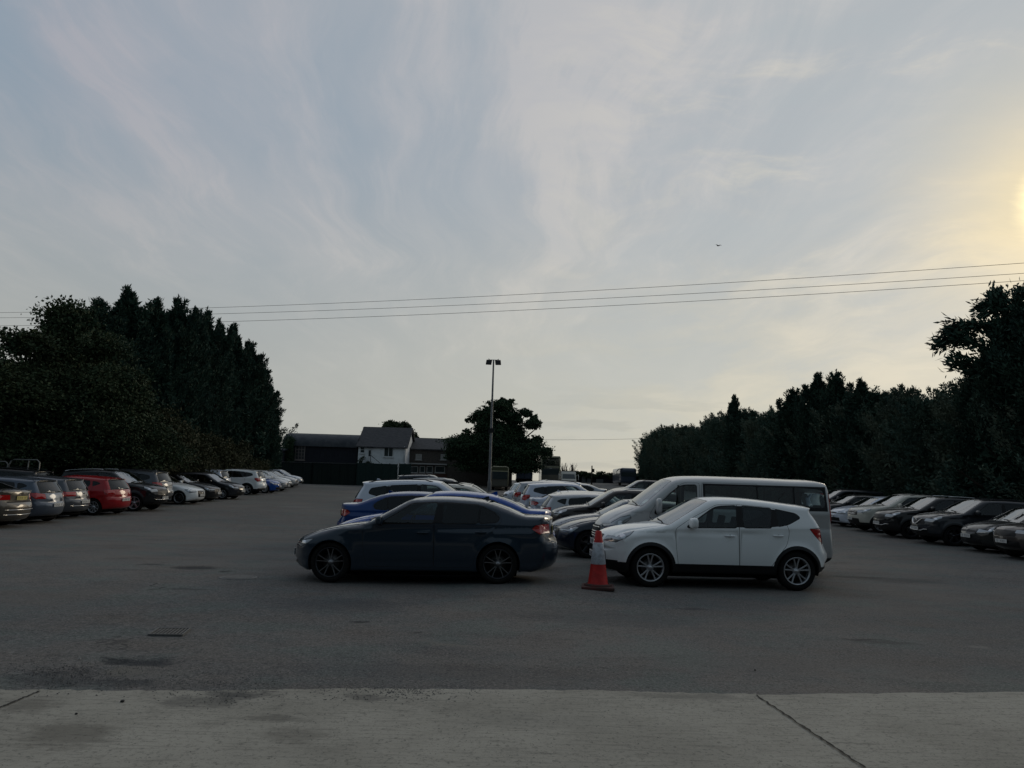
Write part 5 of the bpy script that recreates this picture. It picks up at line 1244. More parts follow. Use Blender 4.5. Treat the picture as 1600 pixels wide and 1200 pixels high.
# right: the long hedge of cypresses running away, and the taller trees near its end
outline = [(985, 742), (992, 700), (1000, 672), (1022, 660), (1060, 659), (1085, 652), (1100, 645), (1130, 640), (1165, 640), (1200, 640), (1225, 622), (1245, 608), (1262, 606), (1290, 602), (1320, 612), (1350, 598), (1400, 594), (1450, 592), (1490, 588), (1540, 580), (1700, 560)]
def out_y(px): return float(np.interp(px, [a for a, _ in outline], [b for _, b in outline]))
where = ['at the far left end', 'second from the far end', 'third from the far end', 'fourth from the far end', 'fifth from the far end', 'sixth from the far end']
Y = 121.0; i = 0
wd = ['flat-topped', 'bushy', 'ragged', 'leaning', 'dense', 'brownish', 'dark', 'uneven']
rr_ = random.Random(5)
hedge_n = 0
while Y > 24:
    px = 800+1200*(20.3/Y)+rr_.uniform(-2, 2); py = out_y(px+6)+rr_.uniform(-1, 4)+(9 if px < 1110 else 12 if 1205 < px < 1420 else 3)
    x, H = top_at(px, py, Y)
    if i < 6: pos = where[i]
    else: pos = 'behind %s' % ['the minibus windscreen', 'the minibus mid roof', 'the minibus tail', 'the black saloon', 'the pale hatchback', 'the pale off-roader', 'the black off-roader', 'the V-grille off-roader', 'the dark hatchback', 'the brown-grey carrier'][min(9, int((i-6)/2.2))]
    plant(HED[i % 3], (CYPB if i % 2 else CYPC, BARK), 'hedge_tree', x+1.6, Y, H, 2.75+rr_.uniform(-.2, .5), 8, 2.7, rr_.uniform(0, 6), '%s cypress in the right hedge, %s%s' % (wd[i % 8], pos, ', nearer one' if i >= 6 and i % 2 else ''), 'cypresses of the right hedge')
    i += 1; Y -= 3.6 if Y > 60 else 2.9
for (px, py, Y, Rr, v, lb) in [(1147, 616, 71, .9, 0, 'small cypress tip standing above the middle of the hedge'), (1240, 606, 57, 1.6, 2, 'pointed cypress rising above the hedge left of the twin tips'), (1278, 582, 52.5, 1.3, 0, 'left one of the twin pointed cypress tips above the hedge'), (1306, 579, 50, 1.3, 2, 'right one of the twin pointed cypress tips above the hedge'),
    (1345, 592, 46, 1.3, 1, 'thin-topped cypress right of the twin tips')]:
    x, H = top_at(px, py, Y); plant(CON[v], (CYP, BARK), 'cypress_tree', x, Y, H, Rr*1.7, 10, 2.6, px, lb, 'pointed cypresses above the right hedge')
for (px, py, Y, Rr, v, lb) in [(1590, 466, 33, 3.0, 1, 'tall spreading cypress at the right edge, its boughs reaching left'), (1655, 445, 31, 3.2, 0, 'tall cypress cut by the right edge'), (1545, 552, 34.5, 2.4, 2, 'dark cypress below the tall spreading one')]:
    x, H = top_at(px, py, Y); plant(CON[v], (CYP, BARK), 'cypress_tree', x, Y, H, Rr*1.1, 10, 2.6, px*.7, lb, 'tall cypresses at the right edge')
# long boughs reaching out of the right-hand tree
def bough_mesh(pts, seed):
    global rng
    rng = np.random.default_rng(seed); Vs = []; Fs = []; off = 0
    for a, b in zip(pts[:-1], pts[1:]):
        a = np.array(a); b = np.array(b); n = 320; u = rnd(n)[:, None]; P_ = a*(1-u)+b*u+rng.normal(size=(n, 3))*.19; d = unit(b-a)
        V, Fq = cards(P_, unit(d[None]+rng.normal(size=(n, 3))*.6+np.array((0, 0, .25))), rnd(n, .15, .42), rnd(n, .03, .07), .1); Vs.append(V); Fs.append(Fq+off); off += len(V)
    return np_mesh('bough', np.concatenate(Vs), np.concatenate(Fs))
big = [o for o in bpy.data.objects if o.get('label', '').startswith('tall spreading cypress')][0]
for k, pl in enumerate([[(1560, 560), (1520, 535), (1490, 528), (1468, 538)], [(1570, 530), (1535, 510), (1498, 512), (1485, 520)], [(1560, 580), (1515, 570), (1490, 566)], [(1585, 500), (1550, 478), (1535, 484)], [(1575, 480), (1560, 470), (1556, 462)], [(1590, 470), (1600, 455)]]):
    P3 = [tuple(at_y(a, b, 33.0+.3*j)-big.location) for j, (a, b) in enumerate(pl)]
    o = link('bough', bough_mesh(P3, 90+k), CYP); o.parent = big; o.rotation_euler = (0, 0, -big.rotation_euler.z)
    m = MB(); m.tube([Vector(q) for q in P3], [.07, .05, .035, .02][:len(P3)] if len(P3) > 1 else .05, 5); w_ = m.build('limb', [BARK], o)
# the spreading tree behind the mast
Ys = 84.0
lobes = [(758,680,18,14),(800,672,20,12),(742,684,22,12),(812,690,26,14),(730,678,12,8),(792,650,22,9),(830,655,9,5),(745,697,48,20),(800,700,50,24),(725,700,30,16),(775,672,34,16),(755,655,24,13),(780,640,28,13),(762,645,24,12),(790,627.5,12,3.6),(812,642,17,9),(825,645,10,6),(745,667,18,9),(822,668,22,12),(838,690,20,13),(826,705,26,16),(850,706,14,6),(858,709,7,3),(735,655,9,5),(800,656,18,9),(790,685,30,16),(715,708,20,12),(770,715,60,22),(810,722,36,16)]
bl = []; base_p = Vector((at_y(778, 745, Ys).x, Ys, gz(0, Ys))); rd = random.Random(9)
for (a, b, rx, ry) in lobes:
    p = at_y(a, b, Ys)-base_p; k = Ys/1200; ns = max(3, int(rx/5))
    for _ in range(ns):
        ox = rd.uniform(-.62, .62)*rx*k; oz = rd.uniform(-.55, .55)*ry*k
        bl.append((p.x+ox, rd.uniform(-.5, .5)*min(rx, 26)*k*1.6, p.z+oz, max(.28, rx*k*.56), max(.4, rx*k*.6), max(.2, ry*k*.60)))
t = empty('sycamore_tree', base_p); tag(t, 'broad spreading tree with layered crown behind the floodlight mast', 'tree')
link('crown', blob_mesh(bl, 48, .19, 5, .42), SYC, t)
m = MB()
def bend(a, b, r0, r1, lift=.3):
    a = Vector(a); b = Vector(b); q = [a.lerp(b, u)+Vector((0, 0, lift*sin(pi*u))) for u in np.linspace(0, 1, 6)]; m.tube(q, list(np.linspace(r0, r1, 6)), 7)
pp = lambda a, b: at_y(a, b, Ys)-base_p
m.tube([(0, 0, -.1), (.05, 0, 1.2), (0, 0, 2.6)], [.5, .36, .30], 10)
for (a, b) in [(742, 668), (760, 648), (778, 640), (800, 650), (816, 648), (835, 672), (846, 700), (722, 700), (790, 628), (822, 646)]: bend((0, 0, 2.4), pp(a, b), .2, .05, .2)
m.build('trunk', [BARK], t)
# tree behind the white house
Yh = 104; base2 = Vector((at_y(627, 740, Yh).x, Yh, gz(0, Yh))); bl = []
for (a, b, rx, ry) in [(620, 672, 22, 10), (612, 664, 12, 6), (632, 668, 12, 8), (640, 680, 9, 7), (648, 684, 6, 5), (625, 690, 22, 14)]:
    p = at_y(a, b, Yh)-base2; k = Yh/1200; bl.append((p.x, 0, p.z, rx*k, rx*k, ry*k))
t = empty('broadleaf_tree', base2); tag(t, 'round tree top showing over the roof of the white house', 'tree'); link('crown', blob_mesh(bl, 60, .24, 8), BRD, t); link('trunk', trunk_mesh(6, .25, 6, 77), BARK, t)
# ------------------------------------------------------------ buildings at the far side
SLATE = noisy('slate_roof', (.036,.038,.043), (.062,.062,.067), 3, .75, .4, stretch=(1,1,3))
SHEET = noisy('barn_sheet_roof', (.030,.036,.045), (.055,.060,.068), 1.4, .7, .2)
DARKW = noisy('dark_boarding', (.010,.012,.018), (.018,.020,.028), 3, .8, .2, stretch=(4,1,.3))
RENDER = noisy('white_render', (.74,.76,.78), (.60,.62,.64), 1.1, .85, .15, lo=.42, hi=.72)
STONE = noisy('stone_wall', (.070,.062,.058), (.115,.098,.085), 5, .95, .6, stretch=(1,1,2))
GREEN = noisy('green_panel', (.012,.030,.028), (.016,.036,.033), 2, .7, .1, stretch=(1,1,.3))
DGREEN = noisy('dark_green_panel', (.007,.015,.015), (.010,.020,.018), 2, .8, .1, stretch=(1,1,.3))
PALE = pbr('pale_frame', (.40,.40,.39), .6); BRICK = noisy('brick', (.09,.045,.038), (.13,.07,.055), 12, .9, .4)
PANE = pbr('far_pane', (.04,.05,.055), .08, 0, 1.0); CURT = pbr('pale_curtain', (.30,.30,.29), .7); LEAD = pbr('leaded_pane', (.022,.022,.026), .5)  # curtain panes are one even pale grey
Yb = 86.0
def X(px, Y, py=720): return at_y(px, py, Y).x
def Z(px, py, Y): return at_y(px, py, Y).z
def house(name, label, px0, px1, Y, ztop, zeave, depth, wallm, roofm, cat='house', over=.25):
    x0, x1 = X(px0, Y), X(px1, Y); g0 = gz(x0, Y); t = empty(name, ((x0+x1)/2, Y, g0)); tag(t, label, cat)
    hx = (x1-x0)/2; m = MB(); ze = zeave-g0; zr = ztop-g0
    m.box(-hx, hx, 0, depth, -.3, ze); wob = m.build('wall', [wallm], t)
    m = MB(); m.add([(-hx, .05, ze), (-hx, depth-.05, ze), (-hx, depth/2, zr-.12)], [(0, 1, 2)]); m.add([(hx, .05, ze), (hx, depth-.05, ze), (hx, depth/2, zr-.12)], [(0, 2, 1)])
    m.build('gable', [wallm], t, fix=False)
    m = MB(); th = .12; ov = over
    for sg in (0, 1):
        ye_, yr = (-ov, depth/2) if sg == 0 else (depth+ov, depth/2)
        zz = ze-ov*(zr-ze)/(depth/2)
        V = [(-hx-ov, ye_, zz), (hx+ov, ye_, zz), (hx+ov, yr, zr), (-hx-ov, yr, zr)]; V += [(a, b, c_+th) for a, b, c_ in V]
        m.add(V, [(0,1,2,3),(4,5,6,7),(0,1,5,4),(1,2,6,5),(2,3,7,6),(3,0,4,7)])
    r_ = m.build('roof', [roofm], t); return t, hx, g0, x0, r_
def window(t, cx, cz, w_, h_, mats=(PALE, PANE), mull=1, tr=1, y=0.0, pos='front'):
    m = MB(); f = .07
    m.box(cx-w_/2-f, cx+w_/2+f, y-.05, y+.04, cz-h_/2-f, cz-h_/2); m.box(cx-w_/2-f, cx+w_/2+f, y-.05, y+.04, cz+h_/2, cz+h_/2+f)
    m.box(cx-w_/2-f, cx-w_/2, y-.048, y+.04, cz-h_/2, cz+h_/2); m.box(cx+w_/2, cx+w_/2+f, y-.048, y+.04, cz-h_/2, cz+h_/2)
    for k in range(1, mull+1): xx = cx-w_/2+w_*k/(mull+1); m.box(xx-.025, xx+.025, y-.042, y+.03, cz-h_/2, cz+h_/2)
    for k in range(1, tr+1): zz = cz-h_/2+h_*k/(tr+1); m.box(cx-w_/2, cx+w_/2, y-.040, y+.028, zz-.02, zz+.02)
    o = m.build('window', [mats[0]], t); m = MB(); m.box(cx-w_/2, cx+w_/2, y-.02, y+.02, cz-h_/2, cz+h_/2); m.build('pane', [mats[1]], o)
    m = MB(); m.box(cx-w_/2-.15, cx+w_/2+.15, y-.12, y+.02, cz-h_/2-f-.08, cz-h_/2-f-.003); m.build('sill', [mats[0]], o)
# curved-roof barn
x0, x1 = X(443, Yb), X(557.5, Yb); g0 = gz(x0, Yb); hx = (x1-x0)/2; t = empty('barn', ((x0+x1)/2, Yb, g0)); tag(t, 'long dark barn with rounded roof and small-paned window, left of the white house', 'barn')
zt = Z(450, 677, Yb+4)-g0; zen = Z(450, 695, Yb)-g0
m = MB(); m.box(-hx, hx, 0, 8, -.3, zen); m.build('wall', [DARKW], t)
prof = [(4+4.25*math.copysign(abs(cos(a))**.75, cos(a)), zen-.1+(zt-zen+.1)*sin(a)**.85 if a not in (0,) else zen-.1) for a in np.linspace(0.001, pi-.001, 17)]
V = [(-hx-.2, y, z) for y, z in prof]+[(hx+.0, y, z) for y, z in prof]; n = len(prof)
m = MB(); m.add(V, [(i, i+1, n+i+1, n+i) for i in range(n-1)], 0, True); m.add(V[:n], [tuple(range(n))]); m.build('roof', [SHEET], t)
cx = X(469, Yb, 707)-(x0+x1)/2; cz = (Z(469, 697, Yb)+Z(469, 718, Yb))/2-g0
window(t, cx, cz, .95, 1.45, (pbr('brown_frame', (.20,.17,.16), .6), LEAD), 2, 3)
# white house
t, hx, g0, x0, rf = house('white_house', 'white rendered house with grey slate roof between barn and stone pub', 559, 633, Yb-.6, Z(600, 669, Yb+3), Z(598, 698, Yb-.6), 7.5, RENDER, SLATE)
cx0 = x0+hx
wx = lambda px: X(px, Yb-.6)-cx0
window(t, wx(606.5), Z(606, 706.5, Yb)-g0, .92, .95, (pbr('white_frame', (.62,.63,.64), .5), PANE), 1, 0)
window(t, wx(565.5), Z(565, 703, Yb)-g0, .42, .62, (MT['white_frame'], PANE), 0, 1)
m = MB(); m.box(wx(574.6), wx(579.6), -.03, .03, Z(577, 723, Yb)-g0, Z(577, 703, Yb)-g0); d_ = m.build('door', [MT['white_frame']], t)
m = MB(); m.box(wx(575.4), wx(578.8), -.045, .0, Z(577, 713, Yb)-g0, Z(577, 704, Yb)-g0); m.build('door_pane', [PANE], d_)
m = MB(); m.box(wx(573.5), wx(582), -.45, -.003, Z(577, 700, Yb)-g0, Z(577, 698.3, Yb)-g0); m.build('door_canopy', [DARKW], t)
m = MB(); a = wx(581); b = wx(596); m.tube([(a, -.9, Z(581, 712, Yb)-g0), (b, -.9, Z(596, 724, Yb)-g0)], .03, 5); m.tube([(a, -.9, Z(581, 712, Yb)-g0), (a, -.9, Z(581, 722, Yb)-g0)], .03, 5); m.box(a-1.3, a, -1.0, -.003, Z(577, 724, Yb)-g0-.1, Z(577, 724, Yb)-g0); m.build('stair_rail', [DARKW], t)
m = MB(); m.tube([(hx-.12, -.09, Z(630, 722, Yb)-g0), (hx-.12, -.09, Z(630, 698, Yb)-g0)], .045, 6); m.build('drainpipe', [MT['white_frame']], t)
m = MB(); m.tube([(-hx-.25, 3.4, Z(559, 672, Yb)-g0-.9), (-hx-.25, 3.4, Z(559, 668, Yb)-g0+.25)], .03, 5); m.tube([(-hx-.55, 3.4, Z(559, 672, Yb)-g0), (-hx+.05, 3.4, Z(559, 672, Yb)-g0-.05)], .02, 4); m.build('aerial', [DARKW], t)
iv = blob_mesh([(0, 0, .35, .45, .3, .45), (.9, 0, .2, .55, .3, .3), (.3, 0, .8, .25, .2, .25)], 110, .08, 33, name='leaves')
o = link('climbing_plant', iv, BRD, loc=(cx0+wx(564), Yb-1.0, Z(566, 727, Yb))); tag(o, 'climbing plant at the left foot of the white house wall', 'plant')
# stone pub
t, hx, g0, x0, rf = house('stone_pub', 'long dark stone building with shopfront below its slate roof, beside the spreading tree', 637.5, 722, Yb+3, Z(665, 685.5, Yb+6), Z(665, 702, Yb+3), 7.0, STONE, SLATE, 'building')
cx0 = x0+hx; Yp = Yb+3; wx = lambda px: X(px, Yp)-cx0
for px in (654, 693): window(t, wx(px), Z(px, 714, Yp)-g0, .55, .5, (PALE, CURT), 0, 1)
m = MB(); m.box(wx(638), wx(699), -.35, -.003, Z(668, 726, Yp)-g0, Z(668, 724, Yp)-g0); m.build('fascia', [PALE], t)
for px, ww in ((646, 1.0), (660.5, .45), (672, .55), (688, 1.0)): window(t, wx(px), Z(px, 733.5, Yp)-g0, ww, .62, (PALE, PANE), 0, 0)
m = MB(); m.box(wx(638), wx(699), -.09, -.003, -.2, Z(668, 739.5, Yp)-g0); m.build('brick_plinth', [BRICK], t)
m = MB(); m.box(wx(637), wx(641), -.2, -.003, -.2, Z(638, 724, Yp)-g0); m.build('downpipe', [PALE], t)
# low shed at the left, with ivy
t, hx, g0, x0, rf = house('shed', 'low dark shed half hidden by the cypresses, left of the ivy', 400, 441, Yb-2, Z(430, 700, Yb), Z(430, 703.5, Yb-2), 5, DARKW, SHEET, 'shed')
iv = blob_mesh([(0, 0, 3.6, .75, .5, 1.0), (0, 0, 2.4, .8, .5, 1.2), (.1, 0, 4.4, .6, .5, .6)], 120, .13, 34, name='leaves')
p = at_y(447, 740, Yb-.7); o = link('ivy', iv, SYC, loc=(p.x, p.y, gz(p.x, p.y)-.1)); tag(o, 'column of green ivy climbing the left corner of the barn', 'ivy')
# green-panelled wall and garages along the far edge of the yard
Yf = 76.5
def panel_wall(name, label, px0, px1, ptop, mat, n, Y=Yf, rail=True, cat='fence'):
    x0, x1 = X(px0, Y, 740), X(px1, Y, 740); g0 = gz(x0, Y); zt = Z((px0+px1)/2, ptop, Y)-g0; t = empty(name, ((x0+x1)/2, Y, g0)); tag(t, label, cat, 'green wall panels at the far edge'); hx = (x1-x0)/2
    m = MB(); w_ = 2*hx/n
    for k in range(n): m.box(-hx+k*w_+.02, -hx+(k+1)*w_-.02, 0, .08, 0, zt-.05); 
    for k in range(int(2*hx/.22)): xx = -hx+.1+k*.22; m.box(xx, xx+.05, -.02, -.002, .05, zt-.1)
    m.build('panel', [mat], t)
    for k in range(n+1): q = MB(); q.box(-hx+k*w_-.05, -hx+k*w_+.05, -.06, .14, -.1, zt); q.build('post', [mat], t)
    if rail: q = MB(); q.box(-hx, hx, -.09, .2, zt+.002, zt+.06); q.build('capping', [noisy_cap], t)
    return t
noisy_cap = noisy('capping', (.05,.055,.055), (.08,.085,.085), 3, .8, .1)
panel_wall('panel_fence', 'dark green panel fence below the barn window, left stretch', 405, 487, 722, DGREEN, 5)
panel_wall('panel_fence', 'dark green panel fence below the barn, middle stretch', 487.5, 556, 724, DGREEN, 5)
panel_wall('panel_fence', 'green panel fence under the white house wall', 556.5, 621, 723.5, GREEN, 5, rail=False)
panel_wall('panel_fence', 'brighter green panel fence right of the pale pipe, beside the stone building', 623, 641, 724, GREEN, 2, rail=False)
m = MB(); p = at_y(622, 740, Yf-.15); m.tube([(0, 0, -.1), (0, 0, Z(622, 723, Yf)-gz(p.x, Yf))], .06, 8); m.box(-.09, .09, -.09, .09, 1.9, 2.0); o = m.build('pale_pipe', [PALE], loc=(p.x, p.y-.1, gz(p.x, p.y))); tag(o, 'pale upright pipe between the two right green fences', 'pipe')
# dark stone yard wall under the spreading tree
def plain_wall(name, label, px0, px1, ptop, Y, mat, cat='wall', th=.4):
    x0, x1 = X(px0, Y, 745), X(px1, Y, 745); g0 = gz((x0+x1)/2, Y); zt = Z((px0+px1)/2, ptop, Y)-g0; m = MB(); n = 14; V = []
    for k in range(n+1):
        xx = -(x1-x0)/2+(x1-x0)*k/n; zz = zt+random.uniform(-.08, .08); V += [(xx, 0, -.2), (xx, 0, zz), (xx, th, zz), (xx, th, -.2)]
    m.add(V, [(4*k+j, 4*k+4+j, 4*k+4+(j+1) % 4, 4*k+(j+1) % 4) for k in range(n) for j in range(4)]); m.add(V[:4], [(0,1,2,3)]); m.add(V[-4:], [(3,2,1,0)])
    o = m.build(name, [mat], loc=((x0+x1)/2, Y, g0)); tag(o, label, cat); return o
plain_wall('stone_wall', 'dark stone wall under the spreading tree', 699, 800, 722, 88.5, STONE)
plain_wall('yard_wall', 'dark wall with ivy top behind the white van at the far right of the yard', 893, 1015, 741.5, 124, DARKW)
hb = [(random.uniform(-10, 12), 0, random.uniform(0, .3), 1.0, .6, .35) for _ in range(26)]
p = at_y(955, 742, 123.5); o = link('wall_ivy', blob_mesh(hb, 40, .25, 37, name='leaves'), BRD, loc=(p.x, p.y, p.z-.2)); tag(o, 'scrubby growth along the top of the far dark wall', 'hedge')
for k, (px0, px1, py0, py1, mt, lb) in enumerate([(909, 915, 743, 757, PALE, 'narrow pale garage door, left one in the far wall'), (917, 923, 743, 757, PALE, 'narrow pale garage door, right one in the far wall'), (931.5, 942.5, 748.5, 755, PALE, 'wide pale hatch in the far dark wall')]):
    Yq = 123.7; m = MB(); x0, x1 = X(px0, Yq, 750), X(px1, Yq, 750); z0, z1 = Z(px0, py1, Yq), Z(px0, py0, Yq); m.box(x0, x1, Yq-.1, Yq+.1, z0, z1); 
    for j in range(1, 5): zz = z0+(z1-z0)*j/5; m.box(x0+.05, x1-.05, Yq-.13, Yq-.1, zz-.03, zz+.03)
    o = m.build('garage_door', [MT['far_grey'] if 'far_grey' in MT else pbr('far_grey', (.11,.115,.12), .7)]); tag(o, lb, 'garage door')
t = plain_wall('flat_roofed_store', 'flat-topped dark store with garage doors in the far wall', 907, 924, 739, 123.95, DARKW, 'shed', 3)
# two small poles and the bare bush on the skyline
for px, p0, p1, Y, r_, lb in [(925, 752, 727.5, 110, .11, 'dark telegraph pole standing above the far wall'), (894, 745, 726, 112, .16, 'short dark post behind the white van roof')]:
    a = at_y(px, p1, Y); g0 = gz(a.x, Y); m = MB(); m.tube([(0, 0, 0), (0, 0, a.z-g0)], [r_, r_*.8], 7); 
    if px == 925: m.box(.1, .35, -.12, .12, a.z-g0-.95, a.z-g0-.45)
    o = m.build('utility_pole', [BARK], loc=(a.x, Y, g0)); tag(o, lb, 'pole')
rngk = random.Random(4); p = at_y(885, 740, 113); m = MB()
for k in range(46):
    a = rngk.uniform(-1.6, 1.4); h = rngk.uniform(1.2, 2.3); b = a+rngk.uniform(-.5, .5); m.tube([(a*.6, 0, 0), (a*.9, rngk.uniform(-.3,.3), h*.6), (b, rngk.uniform(-.4,.4), h)], [.05, .035, .015], 4)
o = m.build('bare_bush', [BARK], loc=(p.x, p.y, p.z-.6)); tag(o, 'bare twiggy bush behind the minibus at the far end', 'bush')
# ------------------------------------------------------------ big vehicles at the back
BUSY = pbr('bus_cream', (.42,.40,.26), .5, 0, .3); BUSD = pbr('bus_dark', (.085,.08,.062), .4, 0, .5); BLU = paint('lorry_blue', (.06,.075,.11), .2, .1); WHT = MT['white']
FGL = glass('bus_glass', (.35,.38,.38), .75, 1.6)
def front_box(name, label, px0, px1, ptop, Y, depth, parts, mats, cat):
    x0, x1 = X(px0, Y, 735), X(px1, Y, 735); g0 = gz((x0+x1)/2, Y); t = empty(name, ((x0+x1)/2, Y, g0)); tag(t, label, cat); return t, (x1-x0)/2, Z((px0+px1)/2, ptop, Y)-g0
t, hx, zt = front_box('double_deck_bus', 'old cream and brown double-deck bus seen end-on beside the spreading tree', 846, 875, 712.5, 100, 9, None, None, 'bus')
m = MB(); Dp = 9
m.box(-hx, hx, 0, Dp, .45, zt*.60, bev=.08); m.box(-hx, hx, -.002, Dp, zt*.955, zt, bev=.06)
m.box(-hx, hx, 0.02, .12, zt*.6, zt*.68)
for sx in (-1, 1):
    m.box(sx*hx-.09*(sx > 0), sx*hx+.09*(sx < 0), 0, .14, zt*.6, zt*.96)
    for yy in (1.6, 3.2, 4.8, 6.4, 8.0, 8.9): m.box(sx*hx-.07*(sx > 0), sx*hx+.07*(sx < 0), yy, yy+.09, zt*.6, zt*.96)
    m.box(sx*hx-.06*(sx > 0), sx*hx+.06*(sx < 0), 0.1, Dp, zt*.6, zt*.68)
m.build('body', [BUSD], t)
m = MB()
for z in (zt*.63, zt*.965): m.box(-hx-.004, hx+.004, -.03, .02, z-.05, z+.05)
for sx in (-1, 1): m.box(sx*hx-.06, sx*hx+.06, -.028, .018, zt*.5, zt*.96)
m.build('cream_band', [BUSY], t)
m = MB(); m.box(-hx+.1, hx-.1, .04, .06, zt*.68, zt*.95); m.build('upper_window', [FGL], t)
m = MB(); m.box(-hx+.1, hx-.1, Dp-.06, Dp-.04, zt*.68, zt*.95); m.build('upper_window', [FGL], t)
m = MB(); m.box(-hx+.12, hx-.12, -.02, -.001, zt*.36, zt*.56); m.build('lower_window', [PANE], t)
m = MB(); m.box(-.16, .16, -.05, -.021, zt*.575, zt*.60); m.build('marker_lamp', [PALE], t)
for sx in (-1, 1):
    for yy in (1.8, 7.2): q = MB(); q.lathe([(0, -.14), (.42, -.14), (.5, -.1), (.5, .1), (.42, .14), (0, .14)], 20, 'X'); q.build('wheel', [RUBBER], t, loc=(sx*(hx-.18), yy, .5))
t, hx, zt = front_box('box_lorry', 'dark blue box lorry with white door edges seen end-on', 804, 835, 722, 92, 7, None, None, 'lorry')
m = MB(); m.box(-hx+.2, hx-.2, 0, 7, .9, zt, bev=.04); m.build('box_body', [BLU], t)
m = MB(); m.box(-.02, .02, -.012, -.001, 1.0, zt-.1); m.box(-hx+.25, hx-.25, -.014, -.001, zt-.16, zt-.10); m.build('door_seams', [GAP], t)
for sx in (-1, 1):
    m = MB(); m.box(sx*hx-.09, sx*hx+.09, -.15, .1, zt*.56, zt*.86, bev=.03); m.build('mirror', [WHT], t)
    m = MB(); m.tube([(sx*hx, 0, zt*.8), (sx*(hx-.25), .2, zt*.85)], .02, 5); m.build('mirror_arm', [BLACK], t)
    q = MB(); q.lathe([(0, -.14), (.42, -.14), (.48, -.1), (.48, .1), (.42, .14), (0, .14)], 20, 'X'); q.build('wheel', [RUBBER], t, loc=(sx*(hx-.45), 1.5, .48))
m = MB(); m.box(-hx+.2, hx-.2, .1, 6.8, .55, .88); m.build('chassis', [UNDER], t)
t, hx, zt = front_box('coach', 'coach with pale window frame and green top blind, right of the mast', 767, 795, 729, 74, 8, None, None, 'coach')
m = MB(); m.box(-hx+.05, hx-.05, .06, 8, .35, zt-.04, bev=.12); m.build('body', [BUSD], t)
m = MB(); m.tube([(-hx+.03, 0, .5), (-hx+.03, 0, zt-.22), (-hx+.09, 0, zt-.07), (-hx+.24, 0, zt), (hx-.24, 0, zt), (hx-.09, 0, zt-.07), (hx-.03, 0, zt-.22), (hx-.03, 0, .5)], .04, 6); m.box(-hx+.08, hx-.08, -.02, .04, zt-.47, zt-.40); m.build('pale_frame', [BUSY], t)
m = MB(); m.box(-hx+.1, hx-.1, 0, .055, zt-.39, zt-.06); m.build('destination_blind', [pbr('blind_green', (.05,.055,.02), .6)], t)
m = MB(); m.box(-hx+.1, hx-.1, -.005, .05, 1.1, zt-.48); m.build('windscreen', [PANE], t)
for sx in (-1, 1): q = MB(); q.lathe([(0, -.14), (.42, -.14), (.48, -.1), (.48, .1), (.42, .14), (0, .14)], 20, 'X'); q.build('wheel', [RUBBER], t, loc=(sx*(hx-.2), 1.7, .48))
t, hx, zt = front_box('minibus', 'old cream minibus facing the yard, right of the double-deck bus', 877, 901, 736.5, 84, 5, None, None, 'minibus')
m = MB(); sh_ = [(0, .35), (-.35, .45), (-.38, 1.0), (0, 1.15), (.35, zt-.25), (.6, zt), (4.8, zt), (5.0, zt-.3), (5.0, .35)]
V = [(-hx+.04, y, z) for y, z in sh_]+[(hx-.04, y, z) for y, z in sh_]; n = len(sh_); m.add(V, [tuple(range(n)), tuple(reversed(range(n, 2*n)))]+[(i, i+n, (i+1) % n+n, (i+1) % n) for i in range(n)]); o = m.build('body', [MT['cream']], t)
m = MB(); Vq = [(-hx+.14, .03-.02, 1.2), (hx-.14, .03-.02, 1.2), (hx-.2, .35-.04, zt-.30), (-hx+.2, .35-.04, zt-.30)]; m.add(Vq+[(a, b+.02, c_) for a, b, c_ in Vq], [(0,1,2,3),(7,6,5,4),(0,4,5,1),(1,5,6,2),(2,6,7,3),(3,7,4,0)]); m.build('windscreen', [PANE], t)
m = MB(); m.box(-hx*.6, hx*.6, -.40, -.36, .62, .85); m.build('grille', [BLACK], t)
for sx in (-1, 1):
    m = MB(); m.lathe([(0, -.40), (.09, -.40), (.10, -.36)], 14, 'Y', (sx*hx*.78, 0, .74)); m.build('headlight', [LAMPW], t)
    q = MB(); q.lathe([(0, -.1), (.3, -.1), (.34, -.07), (.34, .07), (.3, .1), (0, .1)], 18, 'X'); q.build('wheel', [RUBBER], t, loc=(sx*(hx-.12), .8, .34))
    m = MB(); m.tube([(sx*(hx-.05), .3, zt-.5), (sx*(hx+.22), .15, zt-.35), (sx*(hx+.24), .15, zt-.9)], .03, 5); m.build('mirror', [WHT], t)
t, hx, zt = front_box('coach', 'dark coach with hooked mirror arm in the shade of the hedge end', 969, 995, 731, 106, 8, None, None, 'coach')
m = MB(); m.box(-hx, hx, 0, 8, .4, zt, bev=.35); m.build('body', [BLU], t)
m = MB(); m.box(-hx+.15, hx-.15, -.03, -.001, 1.3, zt-.6); m.build('windscreen', [PANE], t)
m = MB(); m.tube([(-hx+.3, 0, zt-.25), (-hx-.2, -.2, zt-.2), (-hx-.5, -.25, zt-.5), (-hx-.5, -.25, zt-.9)], .06, 6); m.build('mirror_arm', [BLACK], t)
for sx in (-1, 1): q = MB(); q.lathe([(0, -.14), (.42, -.14), (.48, -.1), (.48, .1), (.42, .14), (0, .14)], 20, 'X'); q.build('wheel', [RUBBER], t, loc=(sx*(hx-.2), 1.7, .48))
